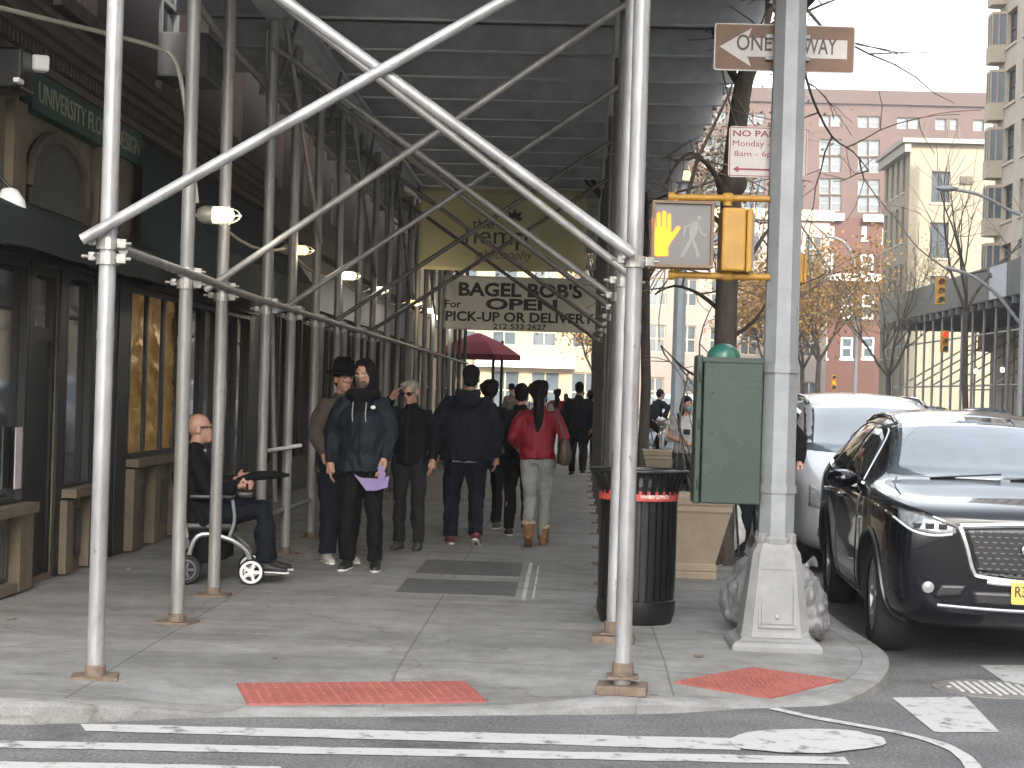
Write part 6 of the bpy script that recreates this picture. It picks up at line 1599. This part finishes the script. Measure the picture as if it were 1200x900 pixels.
# woman in red
def ex(c):
    for s in 'LR':
        an = c['J']['ank'+s]; m = MB(); m.path([an-V((0, 0, .03)), an+V((0, 0, .10))], [.056, .066], 12); b = blob('boot_shaft', m, boot, c['t'], .011, 2, .004, k=c['k'])
        m = MB(); m.torus(an+V((0, 0, .115)), .055, .022, n=18); blob('fur_cuff', m, fur, b, .009, 1, .012, (40, 40, 40), k=c['k'])
    m = MB()
    for z in (.95, 1.03, 1.11, 1.19, 1.27, 1.35): m.path([(.170*cos(a)*1.03, .13*sin(a)*1.05, z) for a in [2*pi*i/24 for i in range(25)]], .004, 5, cap=False)
random.seed(31)
p = g3(627, 640)
person('woman in a red quilted jacket and pale trousers walking away with a long black ponytail', (p.x, p.y, 0), radians(-3), 1.68, dict(kneeL=(-.07, .02, .5), ankL=(-.06, -.24, .15), toeL=(0, .85, -.45), kneeR=(.08, .10, .51), ankR=(.075, .14, .085), chest=(-.01, .02, 1.28), head=(-.01, .045, 1.62), elL=(-.27, -.05, 1.15), wrL=(-.23, .14, 1.05), elR=(.28, -.05, 1.16), wrR=(.24, .10, 1.0)), sk=skin_d, w=1.04, top=redj, hem=.92, bulk=1.02, pants=palepant, pbulk=.95, shoe=boot, sole_m=boot, hair='ponytail', extra=ex, shoeh=.12, wr=.016)
hb = V((p.x+.26, p.y-.03, 0)); hbm = mat('brown_leather', (.055, .04, .03), .5, var=.3, scale=8)
t = thing('handbag', 'dark brown shoulder bag hanging on the right of the woman in red', 'bag', hb+V((0, 0, .85)))
m = MB(); m.path([hb+V((0, 0, .84)), hb+V((.01, 0, .95)), hb+V((.0, 0, 1.08)), hb+V((-.01, 0, 1.12))], [(.06, .15), (.075, .17), (.05, .14), (.02, .11)], 14); blob('pouch', m, hbm, t, .014, 3, .012)
m = MB(); m.path(catmull([hb+V((.02, -.12, 1.08)), hb+V((-.04, -.13, 1.25)), hb+V((-.09, -.06, 1.385)), hb+V((-.09, .05, 1.39)), hb+V((-.03, .12, 1.25)), hb+V((.02, .12, 1.08))], 4), .010, 6); m.build('strap', hbm, t)
p = G(606, 629)
person('walker in black close beside the woman in red, on her left', (p.x, p.y, 0), radians(4), 1.66, dict(kneeL=(-.09, .10, .51), ankL=(-.09, .12, .085), ankR=(.1, -.16, .12), elL=(-.27, -.05, 1.14), wrL=(-.22, .12, 1.02)), sk=skin_d, top=blackc, hem=.86, pants=blackc, shoe=shoe_b, hair='short')
p = G(676, 558)
far_man = person('tall man in a dark jacket and grey trousers walking away, far down the pavement', (p.x, p.y, 0), radians(0), 1.80, dict(kneeL=(-.1, .12, .51), ankL=(-.1, .16, .085), ankR=(.1, -.2, .13), elL=(-.29, -.04, 1.14), elR=(.29, -.04, 1.14)), sk=skin_d, top=navy, hem=.86, bulk=1.15, pants=charcoal, pbulk=1.1, shoe=shoe_b, hair='short', vox=.018)
# masked woman on the kerb side
def ex(c):
    m = MB(); m.ell(c['hp'](0, .06, -.05), (.058, .055, .045), c['H3']); child('face_mask', m, maskm, c)
    for s in (-1, 1):
        m = MB(); m.path([(s*.11, .115, 1.22), (s*.12, .12, 1.36), (s*.12, .02, 1.485), (s*.12, -.1, 1.40)], [.016]*4, 6); child('backpack_strap', m, blackc, c)
    m = MB(); m.ell(c['hp'](0, -.05, -.06), (.10, .06, .14), c['H3']); blob('long_hair', m, hair_b, c['t'], .013, 2, .01, k=c['k'])
    m = MB(); m.box((.0, .135, 1.22), (.10, .02, .08), None, .008); child('shirt_print', m, greypant, c, c['jacket'])
p = AT(804, 500, 24.2)
person('woman in a white tee with a teal face mask and backpack beyond the planter', (p.x, 24.2, 0), radians(182), 1.58, dict(elR=(.25, -.02, 1.14), wrR=(.10, .2, 1.08), elL=(-.25, -.02, 1.14), wrL=(-.08, .2, 1.05)), turn=20, sk=skin, top=tee, topname='tee_shirt', hem=.90, bulk=1.0, pants=greypant, shoe=shoe_w, hair='bob', extra=ex, collar=False, sleeve=False, vox=.015)
p = G(879, 655)
person('person in dark jacket and jeans half hidden behind the green control box', (p.x+.13, p.y+.1, 0), radians(200), 1.74, dict(elL=(-.38, .0, 1.18), wrL=(-.33, .1, .95), hipR=(.10, 0, .93), kneeR=(.19, .02, .5), ankR=(.25, 0, .085)), sk=skin, top=blackc, hem=.85, bulk=1.2, pants=jeans, shoe=shoe_b, hair='short', vox=.015)
# far crowd: copies of the walkers in other poses of place and turn
cr = 'people far down the pavement'
far_man['group'] = cr
spec = [((690, 545), 36.5, 8, 'slim walker in dark clothes just right of the tall man far down the pavement'), ((636, 520), 43, 170, 'pale shirted figure facing us left of the tall man, at the end of the shed'), ((652, 515), 47, -10, 'walker in red between the red jacket and the tall man, far off'), ((615, 510), 50, 175, 'figure by the parasol at the sunlit end of the pavement'), ((598, 508), 54, 160, 'person near the cafe wall beyond the parasol'), ((662, 503), 60, 0, 'tiny walker in the sunlit gap beyond the shed'), ((680, 502), 64, 180, 'tiny figure near the right edge of the sunlit gap'), ((546, 520), 42, 172, 'figure standing in shade under the left end of the parasol')]
ppl = [o for o in COL.objects if o.name.startswith('person') and o.parent is None]
srcs = [ppl[6], ppl[8], ppl[5], ppl[8], ppl[1], ppl[8], ppl[5], ppl[8]]
for (pxy, d, r, lb), s in zip(spec, srcs):
    c = copy_tree(s); p = AT(pxy[0], pxy[1], d); c.location = (p.x, d, 0); c.rotation_euler = (0, 0, radians(r)); c['label'] = lb; c['group'] = cr
# cyclist
bp = AT(768, 540, 43); bx, by = bp.x, 43
t = thing('bicycle', 'bicycle ridden by the dark jacketed cyclist beyond the silver posts', 'bicycle', (0, 0, 0))
for y in (-.52, .52):
    m = MB(); m.torus((0, y, .34), .32, .02, 'X', 32, 6); w_ = m.build('wheel', blackrub, t)
    m = MB()
    for k in range(12): m.tube((0, y, .34), (0, y+.31*cos(2*pi*k/12), .34+.31*sin(2*pi*k/12)), .002, n=4)
    m.lathe([(.03, -.04), (.03, .04)], (0, y, .34), 8, ax='X'); m.build('spokes', alu, w_)
m = MB()
for a, b in (((0, -.52, .34), (0, -.02, .28)), ((0, -.02, .28), (0, -.18, .85)), ((0, -.02, .28), (0, .38, .78)), ((0, -.16, .76), (0, .36, .84)), ((0, -.52, .34), (0, -.15, .75)), ((0, .52, .34), (0, .36, .86))): m.tube(a, b, .018, n=8)
m.build('frame', mat('blue_bike', (.03, .22, .42), .4), t); m = MB(); m.path([(-.28, .32, 1.02), (-.1, .38, .98), (.1, .38, .98), (.28, .32, 1.02)], .014, 8); m.tube((0, .36, .84), (0, .38, .98), .014, n=8); m.build('handlebar', blackp, t); m = MB(); m.ell((0, -.2, .9), (.07, .13, .04)); m.build('saddle', blackp, t); m = MB(); m.tube((-.11, -.02, .22), (.11, -.02, .34), .012, n=6); m.lathe([(.09, -.01), (.09, .01)], (0.05, -.02, .28), 16, ax='X'); m.build('crank', alu, t)
t.location = (bx, by, 0); t.rotation_euler = (0, 0, radians(-62))
person('cyclist in a dark jacket riding beyond the silver posts', (bx, by, 0), radians(-62), 1.74, dict(pel=(0, -.2, 1.0), chest=(0, -.02, 1.30), neck=(0, .06, 1.47), head=(0, .10, 1.63), hipL=(-.09, -.18, .97), hipR=(.09, -.18, .97), kneeL=(-.11, .22, .82), ankL=(-.11, .05, .42), kneeR=(.11, .16, .62), ankR=(.11, -.02, .30), shL=(-.175, .05, 1.43), shR=(.175, .05, 1.43), elL=(-.26, .22, 1.22), elR=(.26, .22, 1.22), wrL=(-.27, .30, 1.06), wrR=(.27, .30, 1.06)), sk=skin_d, top=navy, hem=.98, bulk=1.0, pants=blackc, shoe=shoe_b, hair='short', vox=.018)

# ------------------------------------------------------------------ seated man in an electric wheelchair (both face +X in the world)
p = G(250, 680); wl = V((-2.76, 14.1, 0)); wz = radians(-80)
t = thing('electric_wheelchair', 'folding electric wheelchair with white spoked front wheels behind the second and third legs', 'wheelchair', (0, 0, 0))
for s in (-1, 1):
    m = MB(); m.lathe([(.06, -.02), (.095, -.022), (.10, -.012), (.10, .012), (.095, .022), (.06, .02)], (s*.24, .30, .10), 28, ax='X', cap=False); w_ = m.build('front_wheel', blackrub, t)
    m = MB(); m.lathe([(.088, -.024), (.07, -.026), (.066, -.02), (.066, .02), (.07, .026), (.088, .024)], (s*.24, .30, .10), 28, ax='X', cap=False)
    for k in range(5):
        a = 2*pi*k/5; m.box((s*.24, .30+.042*cos(a), .10+.042*sin(a)), (.046, .06, .026), Matrix.Rotation(a, 3, 'X'), .004)
    m.lathe([(.02, -.028), (.02, .028)], (s*.24, .30, .10), 12, ax='X'); m.build('rim', white_paint, w_, smooth=False)
    m = MB(); m.lathe([(.06, -.03), (.105, -.032), (.115, -.02), (.115, .02), (.105, .032), (.06, .03)], (s*.26, -.20, .115), 28, ax='X', cap=False); m.lathe([(.065, -.02), (.065, .02)], (s*.26, -.20, .115), 20, ax='X'); rw_ = m.build('rear_wheel', blackrub, t)
    m = MB(); m.lathe([(.08, -.034), (.068, -.036), (.064, -.028), (.064, .028), (.068, .036), (.08, .034)], (s*.26, -.20, .115), 28, ax='X', cap=False)
    for k in range(5): a = 2*pi*k/5; m.box((s*.26, -.20+.035*cos(a), .115+.035*sin(a)), (.056, .06, .02), Matrix.Rotation(a, 3, 'X'), .004)
    m.build('rim', mat('grey_plastic', (.10, .10, .11), .5), rw_, smooth=False)
    m = MB(); m.path(catmull([(s*.235, .30, .12), (s*.235, .26, .26), (s*.235, .10, .36), (s*.235, -.12, .37), (s*.24, -.20, .13)], 5), .018, 8); m.path(catmull([(s*.22, .12, .36), (s*.23, .16, .5), (s*.25, .14, .66)], 4), .014, 8); m.path([(s*.22, -.2, .36), (s*.22, -.24, .6), (s*.22, -.27, .74)], .014, 8); m.build('side_frame', alu, t)
    m = MB(); m.box((s*.27, -.02, .68), (.06, .34, .035), None, .012); m.build('armrest', blackp, t)
m = MB(); m.box((0, -.03, .44), (.44, .42, .07), None, .025); m.build('seat', blackp, t); m = MB(); m.box((0, -.26, .70), (.42, .05, .48), Matrix.Rotation(radians(8), 3, 'X'), .02); m.build('backrest', blackp, t)
m = MB(); m.box((0, -.14, .33), (.34, .22, .14), None, .02); m.build('battery_box', mat('grey_plastic', (.10, .10, .11), .5), t); m = MB(); m.box((0, .45, .07), (.34, .2, .02), None, .005); m.tube((-.12, .16, .34), (-.12, .4, .08), .012, n=6); m.tube((.12, .16, .34), (.12, .4, .08), .012, n=6); m.build('footplate', blackp, t)
m = MB(); m.box((.27, .24, .70), (.07, .12, .05), None, .012); m.tube((.27, .25, .72), (.27, .25, .79), .010, n=8); m.build('joystick', blackp, t)
t.location = wl; t.rotation_euler = (0, 0, wz)
def ex(c):
    hp_, H3 = c['hp'], c['H3']
    m = MB(); m.path([hp_(-.078, -.02, .012), hp_(-.070, .08, .014), hp_(-.03, .112, .012), hp_(.03, .112, .012), hp_(.070, .08, .014), hp_(.078, -.02, .012)], .006, 6)
    for s in (-1, 1): m.ell(hp_(s*.033, .106, .006), (.028, .007, .018), H3)
    child('dark_glasses', m, blackp, c)
    m = MB(); m.torus((0, -.155, 1.03), .066, .014, n=20); child('shirt_collar', m, tee, c)
seat = dict(pel=(0, -.10, .56), chest=(0, -.17, .86), neck=(0, -.16, 1.045), head=(0, -.12, 1.20), hipL=(-.09, -.06, .55), hipR=(.09, -.06, .55), kneeL=(-.12, .40, .57), kneeR=(.12, .38, .57), ankL=(-.12, .44, .165), ankR=(.12, .40, .165), shL=(-.175, -.17, .985), shR=(.175, -.17, .985), elL=(-.27, -.06, .74), elR=(.27, -.06, .74), wrL=(-.13, .16, .80), wrR=(.16, .17, .76))
person('bald man in dark glasses and black clothes sitting in the wheelchair, facing right', tuple(wl), wz, 1.75, seat, nod=-4, sk=skin, w=1.12, top=blackc, hem=.56+.0, bulk=1.12, pants=navy, pbulk=1.1, shoe=shoe_b, hair='none', extra=ex)
hw = Matrix.Translation(wl) @ Matrix.Rotation(wz, 4, 'Z')
q0 = hw @ V((.05, .26, .84)); t = thing('folded_umbrella', 'black folded umbrella held by the seated man above his knees', 'umbrella', q0)
m = MB(); m.path([hw @ V((.13, .18, .80)), hw @ V((.04, .30, .84)), hw @ V((-.02, .46, .85)), hw @ V((-.03, .58, .85))], [.03, .038, .034, .012], 10); m.build('canopy', blackc, t); m = MB(); m.path([hw @ V((.13, .18, .80)), hw @ V((.17, .12, .785)), hw @ V((.2, .06, .80))], .014, 8); m.build('handle', blackp, t)
# ------------------------------------------------------------------ light and render
sv = V((.35, -.94, 0)).normalized(); EL = radians(30)
sd = V((sv.x*cos(EL), sv.y*cos(EL), sin(EL)))
sl = bpy.data.lights.new('sun', 'SUN'); sl.energy = 2.0; sl.angle = radians(.6); sl.color = (1, .93, .82)
so = bpy.data.objects.new('sun', sl); link(so); so.rotation_euler = sd.to_track_quat('Z', 'Y').to_euler()
W = bpy.data.worlds.new('World'); S.world = W; W.use_nodes = True; nt = W.node_tree
bg = nt.nodes['Background']; sky = nt.nodes.new('ShaderNodeTexSky'); sky.sky_type = 'NISHITA'; sky.sun_disc = False
sky.sun_elevation = EL; sky.sun_rotation = atan2(sv.x, sv.y); sky.air_density = 1.3; sky.dust_density = 4; sky.ozone_density = 1
hs = nt.nodes.new('ShaderNodeHueSaturation'); hs.inputs['Saturation'].default_value = .28; hs.inputs['Value'].default_value = 1.0
nt.links.new(sky.outputs[0], hs.inputs['Color']); nt.links.new(hs.outputs[0], bg.inputs[0]); bg.inputs[1].default_value = .15
rl = random.Random(5); leafm_ = mat('fallen_leaf', (.16, .09, .03), .8); scrapm = mat('paper_scrap', (.4, .39, .37), .8)
for i in range(16):
    x, y = rl.uniform(-3.6, 1.7), rl.uniform(9.9, 17)
    m = MB(); a = rl.uniform(0, 6.28); s_ = rl.uniform(.018, .04); z = sidez(x, y)+.004
    pts = [V((x+s_*rl.uniform(.7, 1.2)*cos(a+k*1.05), y+s_*.7*sin(a+k*1.05), z+rl.uniform(0, .012))) for k in range(6)]
    m.quad(pts[0], pts[1], pts[2], pts[3]); m.quad(pts[0], pts[3], pts[4], pts[5])
    lf = i % 3
    tag(m.build('fallen_leaf' if lf else 'paper_scrap', leafm_ if lf else scrapm, smooth=False), 'small dry brown leaf lying loose on the pavement' if lf else 'tiny pale paper scrap lying on the pavement', 'leaf' if lf else 'litter', 'leaves strewn on the pavement' if lf else 'paper scraps strewn on the pavement')
hz_ = MB(); hz_.bb((-60, -72, -1.2), (75, 200, 60)); ho = hz_.build('haze', None, base=(0, 0, -1.2), smooth=False); tag(ho, kind='stuff')
hm_ = bpy.data.materials.new('haze_air'); hm_.use_nodes = True; n_ = hm_.node_tree; n_.nodes.clear(); out_ = n_.nodes.new('ShaderNodeOutputMaterial'); pv = n_.nodes.new('ShaderNodeVolumePrincipled')
pv.inputs['Color'].default_value = (.90, .90, .91, 1); pv.inputs['Density'].default_value = .0009; pv.inputs['Anisotropy'].default_value = .3; n_.links.new(pv.outputs[0], out_.inputs['Volume']); ho.data.materials.append(hm_)
vs_ = S.view_settings; S.display_settings.display_device = 'sRGB'; vs_.view_transform = 'Standard'; vs_.look = 'None'; vs_.gamma = 1; vs_.use_curve_mapping = False; vs_.exposure = 2.4
S.render.resolution_x = 1024; S.render.resolution_y = 768
S.render.engine = 'CYCLES'
